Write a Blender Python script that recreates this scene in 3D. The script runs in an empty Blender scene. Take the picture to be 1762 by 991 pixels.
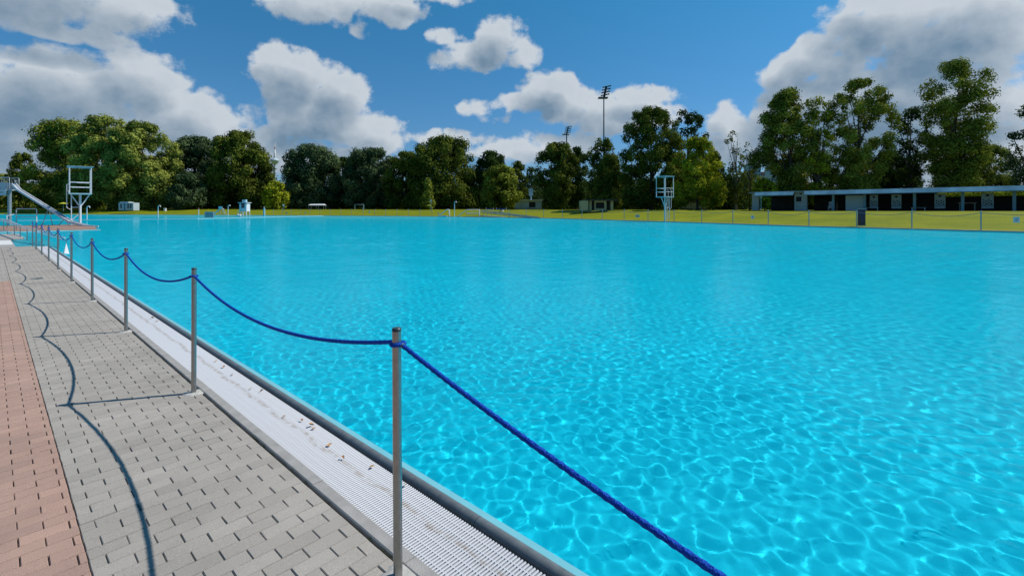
import bpy, math, random
import numpy as np
from mathutils import Vector, Matrix, noise as mnoise
from mathutils.geometry import tessellate_polygon

# ------------------------------------------------------------------ camera, sky, sun, exposure
SC = bpy.context.scene
COL = SC.collection
H = 1.77                      # eye height, m
FPX, CXP, HYP = 824.0, 881.0, 359.0
YAW = math.atan2(898, 824)    # camera looks this far right of the pool edge (+Y)
FW = (math.sin(YAW), math.cos(YAW)); RT = (math.cos(YAW), -math.sin(YAW))

cam = bpy.data.cameras.new('camera'); camo = bpy.data.objects.new('camera', cam); COL.objects.link(camo)
camo.location = (0, 0, H); camo.rotation_euler = (math.radians(90), 0, -YAW)
cam.sensor_width = 36; cam.lens = FPX/1762*36; cam.shift_y = -136.5/1762
cam.clip_start = 0.05; cam.clip_end = 20000
SC.camera = camo
SC.view_settings.view_transform = 'Standard'; SC.view_settings.look = 'None'
SC.view_settings.exposure = 0.12; SC.view_settings.gamma = 1.0
SC.cycles.use_denoising = True
SC.cycles.max_bounces = 8; SC.cycles.transparent_max_bounces = 8; SC.cycles.diffuse_bounces = 3
SC.cycles.sample_clamp_indirect = 4.0

SUN_EL = math.radians(48.6); SUN_AZ = math.atan2(.852, -.524)
SUN = Vector((math.sin(SUN_AZ)*math.cos(SUN_EL), math.cos(SUN_AZ)*math.cos(SUN_EL), math.sin(SUN_EL)))
sl = bpy.data.lights.new('sun', 'SUN'); sl.energy = 4.5; sl.angle = math.radians(0.55); sl.color = (1, .955, .89)
sl.cycles.is_caustics_light = True
slo = bpy.data.objects.new('sun', sl); COL.objects.link(slo); slo.location = (20, -10, 30)
slo.rotation_euler = SUN.to_track_quat('Z', 'Y').to_euler()

def az_el(x, y):
    a = math.atan((x-CXP)/FPX)
    return a, math.atan((HYP-y)/FPX*math.cos(a))

def build_world():
    W = bpy.data.worlds.new('World'); SC.world = W; W.use_nodes = True
    nt = W.node_tree; N = nt.nodes; L = nt.links
    bg = N['Background']; bg.inputs[1].default_value = 0.085
    sky = N.new('ShaderNodeTexSky'); sky.sky_type = 'NISHITA'; sky.sun_disc = False
    sky.sun_elevation = SUN_EL; sky.sun_rotation = SUN_AZ; sky.altitude = 100
    sky.air_density = 1.0; sky.dust_density = 0.3; sky.ozone_density = 2.5
    # cloud blobs (photo px, radii px, weight) -> azimuth/elevation ellipses fixed in the sky
    blobs = [(60,-20,260,75,1),(130,55,120,22,.8),(250,5,90,24,.8),(110,160,180,85,1.1),(240,135,95,62,1),(30,230,150,70,1),(310,215,110,68,1),
        (180,250,180,60,1),(420,240,130,50,1),(510,135,75,62,1.05),(590,165,62,52,1),(545,205,120,52,1.1),(640,232,70,36,.9),(465,105,22,26,.7),
        (530,5,110,38,.85),(660,5,95,38,.85),(625,45,26,20,.6),(730,-10,100,20,.7),
        (865,70,56,46,1.05),(820,95,66,34,1),(760,62,42,20,.75),(900,95,40,30,.8),(760,105,30,22,.5),
        (945,160,62,42,1.05),(1000,185,85,40,1),(1105,162,66,28,.95),(900,180,50,20,.8),(1080,205,110,36,.9),(835,185,52,16,.65),(850,205,30,12,.4),
        (770,238,90,20,.85),(890,262,110,26,.95),(980,245,100,26,.7),
        (1620,60,230,110,1.15),(1500,30,120,60,1),(1440,95,120,50,1),(1360,120,75,36,.95),(1400,190,150,70,1.25),(1250,205,42,36,.9),
        (1300,245,110,50,1.),(1700,170,130,60,1),(1520,200,220,110,1.3),(180,300,320,70,1),(60,330,200,50,1),(560,280,160,40,.95),(1500,300,300,70,1),(1700,300,200,90,1),(1740,260,100,60,1)]
    g = bpy.data.node_groups.new('cloud_density', 'ShaderNodeTree')
    g.interface.new_socket('P', in_out='INPUT', socket_type='NodeSocketVector')
    g.interface.new_socket('D', in_out='OUTPUT', socket_type='NodeSocketFloat')
    gi = g.nodes.new('NodeGroupInput'); go = g.nodes.new('NodeGroupOutput')
    def n(t, **k):
        o = g.nodes.new(t)
        for a, v in k.items(): setattr(o, a, v)
        return o
    def noise(scale, det, rough, off):
        mp = n('ShaderNodeVectorMath', operation='MULTIPLY_ADD'); mp.inputs[1].default_value = (scale, scale*1.25, scale); mp.inputs[2].default_value = off
        g.links.new(gi.outputs[0], mp.inputs[0])
        t = n('ShaderNodeTexNoise'); t.inputs['Scale'].default_value = 1; t.inputs['Detail'].default_value = det; t.inputs['Roughness'].default_value = rough
        g.links.new(mp.outputs[0], t.inputs['Vector']); return t
    warp = noise(9, 3, .55, (3, 1, 7))
    wv = n('ShaderNodeVectorMath', operation='MULTIPLY_ADD'); wv.inputs[1].default_value = (.055, .045, 0); wv.inputs[2].default_value = (-.0275, -.0225, 0)
    g.links.new(warp.outputs['Color'], wv.inputs[0])
    p2 = n('ShaderNodeVectorMath', operation='ADD'); g.links.new(gi.outputs[0], p2.inputs[0]); g.links.new(wv.outputs[0], p2.inputs[1])
    cur = None
    for (x, y, rx, ry, w) in blobs:
        a, e = az_el(x, y); a2 = az_el(x+rx, y)[0]-a; e2 = az_el(x, y-ry)[1]-e
        s = (1/a2, 1/e2, 0)
        m = n('ShaderNodeVectorMath', operation='MULTIPLY_ADD'); m.inputs[1].default_value = s; m.inputs[2].default_value = (-a*s[0], -e*s[1], 0)
        g.links.new(p2.outputs[0], m.inputs[0])
        d = n('ShaderNodeVectorMath', operation='DOT_PRODUCT'); g.links.new(m.outputs[0], d.inputs[0]); g.links.new(m.outputs[0], d.inputs[1])
        q = n('ShaderNodeMath', operation='MULTIPLY_ADD'); q.inputs[1].default_value = -1.0*w; q.inputs[2].default_value = w
        g.links.new(d.outputs['Value'], q.inputs[0])
        if cur is None: cur = q
        else:
            mx = n('ShaderNodeMath', operation='SMOOTH_MAX'); mx.inputs[2].default_value = .25
            g.links.new(cur.outputs[0], mx.inputs[0]); g.links.new(q.outputs[0], mx.inputs[1]); cur = mx
    clampn = n('ShaderNodeMath', operation='MINIMUM'); clampn.inputs[1].default_value = .8; g.links.new(cur.outputs[0], clampn.inputs[0])
    f1 = noise(14, 7, .62, (1.3, 4.1, 2.2))
    # billow: voronoi-like puffs
    f2 = n('ShaderNodeTexVoronoi'); f2.feature = 'F1'; f2.inputs['Scale'].default_value = 34; f2.inputs['Detail'].default_value = 1; f2.inputs['Roughness'].default_value = .5
    g.links.new(p2.outputs[0], f2.inputs['Vector'])
    a1 = n('ShaderNodeMath', operation='MULTIPLY_ADD'); a1.inputs[1].default_value = 2.35; a1.inputs[2].default_value = -1.08; g.links.new(f1.outputs[0], a1.inputs[0])
    a2_ = n('ShaderNodeMath', operation='MULTIPLY_ADD'); a2_.inputs[1].default_value = -.45; a2_.inputs[2].default_value = .2; g.links.new(f2.outputs['Distance'], a2_.inputs[0])
    s1 = n('ShaderNodeMath', operation='ADD'); g.links.new(a1.outputs[0], s1.inputs[0]); g.links.new(a2_.outputs[0], s1.inputs[1])
    s2 = n('ShaderNodeMath', operation='ADD'); g.links.new(s1.outputs[0], s2.inputs[0]); g.links.new(clampn.outputs[0], s2.inputs[1])
    g.links.new(s2.outputs[0], go.inputs[0])
    g.interface.new_socket('S', in_out='OUTPUT', socket_type='NodeSocketFloat')
    s3 = n('ShaderNodeMath', operation='MULTIPLY_ADD'); s3.inputs[1].default_value = .42; g.links.new(s1.outputs[0], s3.inputs[0]); g.links.new(cur.outputs[0], s3.inputs[2])
    g.links.new(s3.outputs[0], go.inputs[1])
    # direction -> (azimuth from the photo's view axis, elevation)
    tc = N.new('ShaderNodeTexCoord'); rot = N.new('ShaderNodeVectorRotate'); rot.rotation_type = 'Z_AXIS'; rot.inputs['Angle'].default_value = YAW
    L.new(tc.outputs['Generated'], rot.inputs['Vector'])
    sp = N.new('ShaderNodeSeparateXYZ'); L.new(rot.outputs[0], sp.inputs[0])
    at = N.new('ShaderNodeMath'); at.operation = 'ARCTAN2'; L.new(sp.outputs[0], at.inputs[0]); L.new(sp.outputs[1], at.inputs[1])
    el = N.new('ShaderNodeMath'); el.operation = 'ARCSINE'; L.new(sp.outputs[2], el.inputs[0])
    cb = N.new('ShaderNodeCombineXYZ'); L.new(at.outputs[0], cb.inputs[0]); L.new(el.outputs[0], cb.inputs[1])
    def grp(off):
        o = N.new('ShaderNodeGroup'); o.node_tree = g
        if off:
            ad = N.new('ShaderNodeVectorMath'); ad.operation = 'ADD'; ad.inputs[1].default_value = off
            L.new(cb.outputs[0], ad.inputs[0]); L.new(ad.outputs[0], o.inputs[0])
        else: L.new(cb.outputs[0], o.inputs[0])
        return o
    g0 = grp(None); g1 = grp((.022, .04, 0))
    def mr(src, a, b, c, d, smooth=True):
        m = N.new('ShaderNodeMapRange'); m.interpolation_type = 'SMOOTHSTEP' if smooth else 'LINEAR'
        for i, v in enumerate((a, b, c, d)): m.inputs[i+1].default_value = v
        L.new(src, m.inputs[0]); return m
    mask = mr(g0.outputs[0], -.06, .50, 0, 1)
    def mth(op, a, b):
        m = N.new('ShaderNodeMath'); m.operation = op
        for i, v in enumerate((a, b)):
            if isinstance(v, (int, float)): m.inputs[i].default_value = v
            else: L.new(v, m.inputs[i])
        return m.outputs[0]
    # thickness towards the sun decides how bright a spot of the cloud is
    t1 = mth('MAXIMUM', g1.outputs[1], 0); t0 = mth('MAXIMUM', g0.outputs[0], 0)
    thick = mth('ADD', mth('MULTIPLY', t1, .85), mth('MULTIPLY', t0, .15))
    lit = mr(thick, 0.05, 1.06, 1, 0, False)
    dk = N.new('ShaderNodeMix'); dk.data_type = 'RGBA'
    dk.inputs[6].default_value = (1.75, 2.75, 3.85, 1); dk.inputs[7].default_value = (6.4, 7.0, 7.6, 1)
    L.new(lit.outputs[0], dk.inputs[0])
    # sky tint
    hs = N.new('ShaderNodeMix'); hs.data_type = 'RGBA'; hs.blend_type = 'MULTIPLY'; hs.inputs[0].default_value = 1
    L.new(sky.outputs[0], hs.inputs[6]); 
    tr = N.new('ShaderNodeMix'); tr.data_type = 'RGBA'; L.new(mr(el.outputs[0], 0, .42, 0, 1, False).outputs[0], tr.inputs[0])
    tr.inputs[6].default_value = SKY_LOW; tr.inputs[7].default_value = SKY_TINT; L.new(tr.outputs[2], hs.inputs[7])
    mx = N.new('ShaderNodeMix'); mx.data_type = 'RGBA'
    opac = mth('MULTIPLY', mask.outputs[0], .97)
    L.new(opac, mx.inputs[0]); L.new(hs.outputs[2], mx.inputs[6]); L.new(dk.outputs[2], mx.inputs[7])
    L.new(mx.outputs[2], bg.inputs[0])
SKY_TINT = (.27, .96, 1.18, 1); SKY_LOW = (.48, .64, .94, 1)
build_world(); SC.world.cycles.sampling_method = 'MANUAL'; SC.world.cycles.sample_map_resolution = 128

# ------------------------------------------------------------------ helpers
def G(x, y, z=0.0):
    """ground point (height z) seen at photo pixel x,y -> world x,y"""
    D = FPX*(H-z)/(y-HYP); l = (x-CXP)/FPX*D
    return Vector((D*FW[0]+l*RT[0], D*FW[1]+l*RT[1], z))
def P(x, D, z=0.0):
    l = (x-CXP)/FPX*D
    return Vector((D*FW[0]+l*RT[0], D*FW[1]+l*RT[1], z))
def zat(y, D): return H-(y-HYP)*D/FPX

MATS = {}
def mat(name, col, rough=.6, metal=0, var=.12, scale=6, bump=0, bscale=40, spec=.5, col2=None, detail=4):
    if name in MATS: return MATS[name]
    m = bpy.data.materials.new(name); m.use_nodes = True; nt = m.node_tree; b = nt.nodes['Principled BSDF']
    b.inputs['Roughness'].default_value = rough; b.inputs['Metallic'].default_value = metal; b.inputs['Specular IOR Level'].default_value = spec
    tc = nt.nodes.new('ShaderNodeTexCoord'); no = nt.nodes.new('ShaderNodeTexNoise'); no.inputs['Scale'].default_value = scale; no.inputs['Detail'].default_value = detail
    nt.links.new(tc.outputs['Object'], no.inputs['Vector'])
    mx = nt.nodes.new('ShaderNodeMix'); mx.data_type = 'RGBA'
    rm = nt.nodes.new('ShaderNodeMapRange'); rm.inputs[1].default_value = .3; rm.inputs[2].default_value = .7
    nt.links.new(no.outputs[0], rm.inputs[0]); nt.links.new(rm.outputs[0], mx.inputs[0])
    c2 = col2 or tuple(c*(1-var) for c in col); c1 = tuple(min(1, c*(1+var)) for c in col)
    mx.inputs[6].default_value = (*c1, 1); mx.inputs[7].default_value = (*c2, 1)
    nt.links.new(mx.outputs[2], b.inputs['Base Color'])
    if bump:
        n2 = nt.nodes.new('ShaderNodeTexNoise'); n2.inputs['Scale'].default_value = bscale; n2.inputs['Detail'].default_value = 3
        nt.links.new(tc.outputs['Object'], n2.inputs['Vector'])
        bp = nt.nodes.new('ShaderNodeBump'); bp.inputs['Strength'].default_value = bump; bp.inputs['Distance'].default_value = .01
        nt.links.new(n2.outputs[0], bp.inputs['Height']); nt.links.new(bp.outputs[0], b.inputs['Normal'])
    MATS[name] = m; return m

class MB:
    def __init__(s): s.v = []; s.f = []; s.sm = []
    def add(s, vs, fs, smooth=False):
        o = len(s.v); s.v += [tuple(v) for v in vs]; s.f += [tuple(i+o for i in f) for f in fs]; s.sm += [smooth]*len(fs); return s
    def box(s, c, size, rz=0, M=None):
        hx, hy, hz = [k/2 for k in size]; vs = []
        for dz in (-hz, hz):
            for dx, dy in ((-hx, -hy), (hx, -hy), (hx, hy), (-hx, hy)):
                v = Vector((dx, dy, dz))
                if M: v = M @ v
                elif rz: v = Matrix.Rotation(rz, 3, 'Z') @ v
                vs.append(v+Vector(c))
        return s.add(vs, [(3, 2, 1, 0), (4, 5, 6, 7), (0, 1, 5, 4), (1, 2, 6, 5), (2, 3, 7, 6), (3, 0, 4, 7)])
    def beam(s, a, b, w, h, up=(0, 0, 1)):
        a = Vector(a); b = Vector(b); d = b-a; L = d.length; z = d.normalized(); u = Vector(up)
        if abs(z.dot(u)) > .98: u = Vector((1, 0, 0))
        x = u.cross(z).normalized(); y = z.cross(x)
        M = Matrix((x, y, z)).transposed()
        return s.box((a+b)/2, (w, h, L), M=M)
    def tube(s, pts, r, n=8, cap=True, smooth=True):
        pts = [Vector(p) for p in pts]; rs = r if isinstance(r, (list, tuple)) else [r]*len(pts)
        rings = []; prev = None
        for i, p in enumerate(pts):
            d = (pts[min(i+1, len(pts)-1)]-pts[max(i-1, 0)])
            d = d.normalized() if d.length > 1e-9 else Vector((0, 0, 1))
            if prev is None:
                u = Vector((0, 0, 1)) if abs(d.z) < .9 else Vector((1, 0, 0))
                x = u.cross(d).normalized()
            else:
                x = (prev-d*prev.dot(d)).normalized()
            prev = x; y = d.cross(x)
            rings.append([p+(x*math.cos(2*math.pi*k/n)+y*math.sin(2*math.pi*k/n))*rs[i] for k in range(n)])
        vs = [v for r_ in rings for v in r_]; fs = []
        for i in range(len(pts)-1):
            for k in range(n):
                k2 = (k+1) % n; fs.append((i*n+k, i*n+k2, (i+1)*n+k2, (i+1)*n+k))
        s.add(vs, fs, smooth)
        if cap:
            s.add(rings[0], [tuple(range(n))[::-1]]); s.add(rings[-1], [tuple(range(n))])
        return s
    def lathe(s, c, prof, n=16, smooth=True):
        c = Vector(c); vs = []; fs = []
        for (r, z) in prof:
            for k in range(n):
                a = 2*math.pi*k/n; vs.append(c+Vector((r*math.cos(a), r*math.sin(a), z)))
        for i in range(len(prof)-1):
            for k in range(n):
                k2 = (k+1) % n; fs.append((i*n+k, i*n+k2, (i+1)*n+k2, (i+1)*n+k))
        s.add(vs, fs, smooth)
        s.add(vs[:n], [tuple(range(n))[::-1]]); s.add(vs[-n:], [tuple(range(n))]); return s
    def poly(s, pts, z0, z1):
        n = len(pts); vs = [(p[0], p[1], z0) for p in pts]+[(p[0], p[1], z1) for p in pts]
        tri = tessellate_polygon([[Vector((p[0], p[1], 0)) for p in pts]])
        fs = [(a+n, b+n, c+n) for a, b, c in tri]+[(c, b, a) for a, b, c in tri]
        fs += [(i, (i+1) % n, (i+1) % n+n, i+n) for i in range(n)]
        return s.add(vs, fs)
    def build(s, name, m, parent=None, loc=None):
        me = bpy.data.meshes.new(name)
        off = Vector(loc) if loc is not None else Vector((0, 0, 0))
        me.from_pydata([tuple(Vector(v)-off) for v in s.v], [], s.f); me.materials.append(m)
        me.polygons.foreach_set('use_smooth', s.sm); me.update()
        o = bpy.data.objects.new(name, me); COL.objects.link(o); o.location = off
        if parent is not None: o.parent = parent
        return o

def np_mesh(name, V, F, m, parent=None, smooth=False, attr=None):
    V = np.asarray(V, np.float32); F = np.asarray(F, np.int32); k = F.shape[1]
    me = bpy.data.meshes.new(name)
    me.vertices.add(len(V)); me.vertices.foreach_set('co', V.ravel())
    me.loops.add(F.size); me.loops.foreach_set('vertex_index', F.ravel())
    me.polygons.add(len(F)); me.polygons.foreach_set('loop_start', np.arange(0, F.size, k, dtype=np.int32))
    me.update(calc_edges=True)
    me.polygons.foreach_set('use_smooth', np.full(len(F), smooth, bool))
    if attr is not None:
        a = me.attributes.new('tint', 'FLOAT', 'POINT'); a.data.foreach_set('value', np.asarray(attr, np.float32))
    me.materials.append(m)
    o = bpy.data.objects.new(name, me); COL.objects.link(o)
    if parent is not None: o.parent = parent
    return o
def empty(name, label, cat, loc=(0, 0, 0), rz=0, group=None):
    o = bpy.data.objects.new(name, None); COL.objects.link(o); o.location = loc; o.rotation_euler = (0, 0, rz); o.empty_display_size = .2
    tag(o, label, cat, group); return o
def tag(o, label=None, cat=None, group=None, kind=None):
    if label: o['label'] = label
    if cat: o['category'] = cat
    if group: o['group'] = group
    if kind: o['kind'] = kind
    return o
def struct(o): o['kind'] = 'structure'; return o
def copy_tree(o, parent=None):
    c = o.copy(); COL.objects.link(c); c.parent = parent
    for ch in list(o.children): copy_tree(ch, c)
    return c

STEEL = mat('brushed_steel', (.34, .335, .32), rough=.32, metal=.95, var=.1, scale=30)
STEEL_D = mat('dull_steel', (.33, .36, .37), rough=.45, metal=.6, var=.15, scale=8)
WHITE = mat('white_paint', (.62, .64, .66), rough=.45, var=.08, scale=3)
TEALP = mat('pale_teal_paint', (.28, .48, .55), rough=.5, var=.1, scale=3)
DARK = mat('dark_void', (.012, .013, .014), rough=.9, var=.2)
NAVY = mat('navy_paint', (.012, .02, .06), rough=.4, var=.2)
CONC = mat('concrete', (.30, .285, .265), rough=.9, var=.14, scale=9, bump=.35, bscale=160)
LEDGE = mat('turquoise_tiles', (.20, .60, .66), rough=.5, var=.08, scale=5)

# ------------------------------------------------------------------ water, pool floor
def water_material():
    m = bpy.data.materials.new('pool_water'); m.use_nodes = True; nt = m.node_tree; N = nt.nodes; L = nt.links
    N.remove(N['Principled BSDF'])
    rf = N.new('ShaderNodeBsdfRefraction'); rf.inputs['IOR'].default_value = 1.33; rf.inputs['Roughness'].default_value = 0; rf.inputs['Color'].default_value = (.72, 1, 1, 1)
    gl = N.new('ShaderNodeBsdfGlossy'); gl.inputs['Roughness'].default_value = .03
    fr = N.new('ShaderNodeFresnel'); fr.inputs['IOR'].default_value = 1.2
    tc = N.new('ShaderNodeTexCoord'); no = N.new('ShaderNodeTexNoise'); no.inputs['Scale'].default_value = 6.5; no.inputs['Detail'].default_value = 4
    mp = N.new('ShaderNodeMapping'); mp.inputs['Rotation'].default_value = (0, 0, .5); mp.inputs['Scale'].default_value = (1, 1.7, 1)
    L.new(tc.outputs['Object'], mp.inputs[0]); L.new(mp.outputs[0], no.inputs['Vector'])
    bp = N.new('ShaderNodeBump'); bp.inputs['Strength'].default_value = .24; bp.inputs['Distance'].default_value = .03
    L.new(no.outputs[0], bp.inputs['Height'])
    # the water lies calmer in the sheltered far end
    ln = N.new('ShaderNodeVectorMath'); ln.operation = 'LENGTH'; L.new(tc.outputs['Object'], ln.inputs[0])
    cm = N.new('ShaderNodeMapRange'); cm.interpolation_type = 'SMOOTHSTEP'; cm.inputs[1].default_value = 40; cm.inputs[2].default_value = 95; cm.inputs[3].default_value = .26; cm.inputs[4].default_value = .04
    L.new(ln.outputs['Value'], cm.inputs[0]); L.new(cm.outputs[0], bp.inputs['Strength'])
    n3 = N.new('ShaderNodeTexNoise'); n3.inputs['Scale'].default_value = 16; n3.inputs['Detail'].default_value = 3; L.new(mp.outputs[0], n3.inputs['Vector'])
    b3 = N.new('ShaderNodeBump'); b3.inputs['Strength'].default_value = .10; b3.inputs['Distance'].default_value = .008; L.new(n3.outputs[0], b3.inputs['Height']); L.new(b3.outputs[0], rf.inputs['Normal'])
    L.new(bp.outputs[0], gl.inputs['Normal']); L.new(bp.outputs[0], fr.inputs['Normal'])
    mm = N.new('ShaderNodeMath'); mm.operation = 'MULTIPLY'; mm.inputs[1].default_value = .42; L.new(fr.outputs[0], mm.inputs[0])
    mx = N.new('ShaderNodeMixShader'); L.new(mm.outputs[0], mx.inputs[0]); L.new(rf.outputs[0], mx.inputs[1]); L.new(gl.outputs[0], mx.inputs[2])
    df = N.new('ShaderNodeBsdfDiffuse'); df.inputs[0].default_value = (.0, .50, .68, 1)
    m2 = N.new('ShaderNodeMixShader'); m2.inputs[0].default_value = .32; L.new(rf.outputs[0], m2.inputs[1]); L.new(df.outputs[0], m2.inputs[2]); L.new(m2.outputs[0], mx.inputs[1])
    L.new(mx.outputs[0], N['Material Output'].inputs[0]); return m
def build_water():
    def axis(lo, c, hi, n, w):
        # fine spacing near c, growing towards both ends
        a = math.asinh((lo-c)/w); b = math.asinh((hi-c)/w); t = np.linspace(a, b, n); return c+w*np.sinh(t)
    xs = axis(1.925, 3.0, 230, 1200, 3.8); ys = axis(-42, 3.0, 260, 1900, 3.8)
    xs = np.concatenate([np.linspace(-60, 1.0, 12), xs])
    X, Y = np.meshgrid(xs, ys)
    dX = np.maximum(np.gradient(xs)[None, :], np.gradient(ys)[:, None])+0*X
    rng = np.random.RandomState(4); Z = np.zeros_like(X)
    for i in range(110):
        lam = math.exp(rng.uniform(math.log(.055), math.log(.25))); k = 2*math.pi/lam
        a = rng.normal(.9, 1.0) if i % 3 == 0 else rng.uniform(0, 6.28)
        fade = np.clip((lam/dX-2.6)/2.6, 0, 1)
        Z += fade*WAVE*min(lam, .20)**2*np.sin(k*(X*math.cos(a)+Y*math.sin(a))+rng.uniform(0, 6.28))
    far = np.clip((np.hypot(X, Y)-7)/18, 0, 1)
    for i in range(36):      # open water further out carries slightly longer ripples
        lam = math.exp(rng.uniform(math.log(.26), math.log(1.3))); k = 2*math.pi/lam; a = rng.uniform(0, 6.28)
        fade = np.clip((lam/dX-2.4)/2, 0, 1)*far
        Z += fade*.0016*lam**1.3*np.sin(k*(X*math.cos(a)+Y*math.sin(a))+rng.uniform(0, 6.28))
    for i in range(14):      # longer ripples further out
        lam = math.exp(rng.uniform(math.log(1.5), math.log(9))); k = 2*math.pi/lam; a = rng.uniform(0, 6.28)
        fade = np.clip((lam/dX-3.5)/4, 0, 1)*np.clip((np.hypot(X, Y)-8)/25, 0, 1)*np.clip(1.15-np.hypot(X, Y)/75, .12, 1)
        Z += fade*.0012*lam*np.sin(k*(X*math.cos(a)+Y*math.sin(a))+rng.uniform(0, 6.28))
    Z += -0.045
    V = np.stack([X, Y, Z], -1).reshape(-1, 3)
    ny, nx = X.shape; i = np.arange(nx*ny).reshape(ny, nx)
    F = np.stack([i[:-1, :-1], i[:-1, 1:], i[1:, 1:], i[1:, :-1]], -1)
    F = F[:, 12:, :] if False else F
    cx = (X[:-1, :-1]+X[1:, 1:])/2; cy = (Y[:-1, :-1]+Y[1:, 1:])/2
    keep = (cx > 1.92) | (cy > 31.0)
    o = np_mesh('water', V, F[keep].reshape(-1, 4), water_material(), smooth=True); struct(o)
    o.cycles.is_caustics_caster = True
    # floor of the pool
    fm = mat('pool_floor', FLOOR, rough=.7, var=.05, scale=.6)
    mb = MB(); z = -1.25
    def sheet(x0, y0, x1, y1):
        mb.add([(x0, y0, z), (x1, y0, z), (x1, y1, z), (x0, y1, z)], [(0, 1, 2, 3)])
    sheet(2.0, -60, 300, 300); sheet(-80, 30.9, 1.998, 300)
    # near wall below the ledge
    mb.add([(2.0, -60, -.085), (2.0, 31, -.085), (2.0, 31, z), (2.0, -60, z)], [(0, 1, 2, 3)])
    f = mb.build('pool_floor', fm); struct(f); f.cycles.is_caustics_receiver = True
WAVE = .0050; FLOOR = (.001, .67, .84)
build_water()

# ------------------------------------------------------------------ shore line and lawn
def y_shore(x):
    xs = [-200, 0, 100, 300, 530, 640, 740, 840, 960, 1073, 1143, 1207, 1261, 1322, 1392, 1474, 1568, 1688, 1762]
    ys = [368.0, 368.6, 368.9, 369.7, 370.9, 371.6, 372.3, 373.6, 375.9, 379.3, 381.2, 383.2, 385.0, 387.0, 389.3, 391.3, 393.9, 397.0, 399.0]
    return float(np.interp(x, xs, ys))
SH_X = [0, 60, 120, 200, 300, 400, 470, 530, 590, 640, 690, 740, 790, 840, 900, 960, 1020, 1073, 1143, 1207, 1261, 1322, 1392, 1474, 1568, 1688, 1762]
shore = [G(x, y_shore(x)) for x in SH_X]
d0 = (shore[-1]-shore[-4]).normalized(); shore += [shore[-1]+d0*k for k in (8, 20, 40, 80)]
shore = [shore[0]+Vector((-1, -.02, 0))*k for k in (150, 70, 30, 10)]+shore
def lawn_h(d):
    t = min(max((d-1.5)/24.0, 0), 1); return .03+1.42*(t*t*(3-2*t))
def ring_pts():
    ns = []
    for i, p in enumerate(shore):
        t = (shore[min(i+2, len(shore)-1)]-shore[max(i-2, 0)]).normalized()
        ns.append(Vector((-t.y, t.x, 0)))
    return ns
SN = ring_pts()
def build_lawn():
    ds = [0.35, 1.5, 3, 5, 7.5, 10, 13, 16, 20, 25, 32, 45, 70, 120, 250, 600, 2500]
    V = []; n = len(shore)
    for d in ds:
        for p, nn in zip(shore, SN):
            q = p+nn*d; V.append((q.x, q.y, lawn_h(d)+(0 if d < 2 else .08*mnoise.noise(Vector((q.x*.05, q.y*.05, 0))))))
    F = [(j*n+i, j*n+i+1, (j+1)*n+i+1, (j+1)*n+i) for j in range(len(ds)-1) for i in range(n-1)]
    m = bpy.data.materials.new('lawn_grass'); m.use_nodes = True; nt = m.node_tree; b = nt.nodes['Principled BSDF']; b.inputs['Roughness'].default_value = .9; b.inputs['Specular IOR Level'].default_value = .1
    tc = nt.nodes.new('ShaderNodeTexCoord')
    def nz(s, d):
        o = nt.nodes.new('ShaderNodeTexNoise'); o.inputs['Scale'].default_value = s; o.inputs['Detail'].default_value = d; nt.links.new(tc.outputs['Object'], o.inputs['Vector']); return o
    a = nz(.22, 5); c = nz(9, 4)
    r1 = nt.nodes.new('ShaderNodeMix'); r1.data_type = 'RGBA'; r1.inputs[6].default_value = (.20, .218, .005, 1); r1.inputs[7].default_value = (.138, .172, .006, 1)
    mr = nt.nodes.new('ShaderNodeMapRange'); mr.inputs[1].default_value = .35; mr.inputs[2].default_value = .65; nt.links.new(a.outputs[0], mr.inputs[0]); nt.links.new(mr.outputs[0], r1.inputs[0])
    r2 = nt.nodes.new('ShaderNodeMix'); r2.data_type = 'RGBA'; r2.blend_type = 'MULTIPLY'; r2.inputs[0].default_value = .8
    cr = nt.nodes.new('ShaderNodeMapRange'); cr.inputs[1].default_value = .3; cr.inputs[2].default_value = .7; cr.inputs[3].default_value = .62; cr.inputs[4].default_value = 1.25; nt.links.new(c.outputs[0], cr.inputs[0])
    nt.links.new(r1.outputs[2], r2.inputs[6]); nt.links.new(cr.outputs[0], r2.inputs[7]); nt.links.new(r2.outputs[2], b.inputs['Base Color'])
    bp = nt.nodes.new('ShaderNodeBump'); bp.inputs['Strength'].default_value = .6; bp.inputs['Distance'].default_value = .06; nt.links.new(c.outputs[0], bp.inputs['Height']); nt.links.new(bp.outputs[0], b.inputs['Normal'])
    o = np_mesh('lawn', V, F, m, smooth=True); struct(o)
    # pale coping along the shore, and the wall below it
    mb = MB()
    n = len(shore)
    prof = [(.02, -1.3), (0.02, -.02), (.05, .03), (.34, .03), (.42, -.05)]
    vs = [(p+nn*d).to_tuple()[:2]+(z,) for (d, z) in prof for p, nn in zip(shore, SN)]
    mb.add(vs, [(j*n+i, j*n+i+1, (j+1)*n+i+1, (j+1)*n+i) for j in range(len(prof)-1) for i in range(n-1)])
    struct(mb.build('shore_kerb', mat('coping_stone', (.42, .39, .34), rough=.8, var=.12, scale=1.5)))
build_lawn()
def lawn_z(p):
    best = 1e9
    for i in range(len(shore)-1):
        a = shore[i]; b = shore[i+1]; ab = b-a; t = max(0, min(1, ((p.x-a.x)*ab.x+(p.y-a.y)*ab.y)/ab.length_squared))
        q = a+ab*t; best = min(best, math.hypot(p.x-q.x, p.y-q.y))
    return lawn_h(best)

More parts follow.
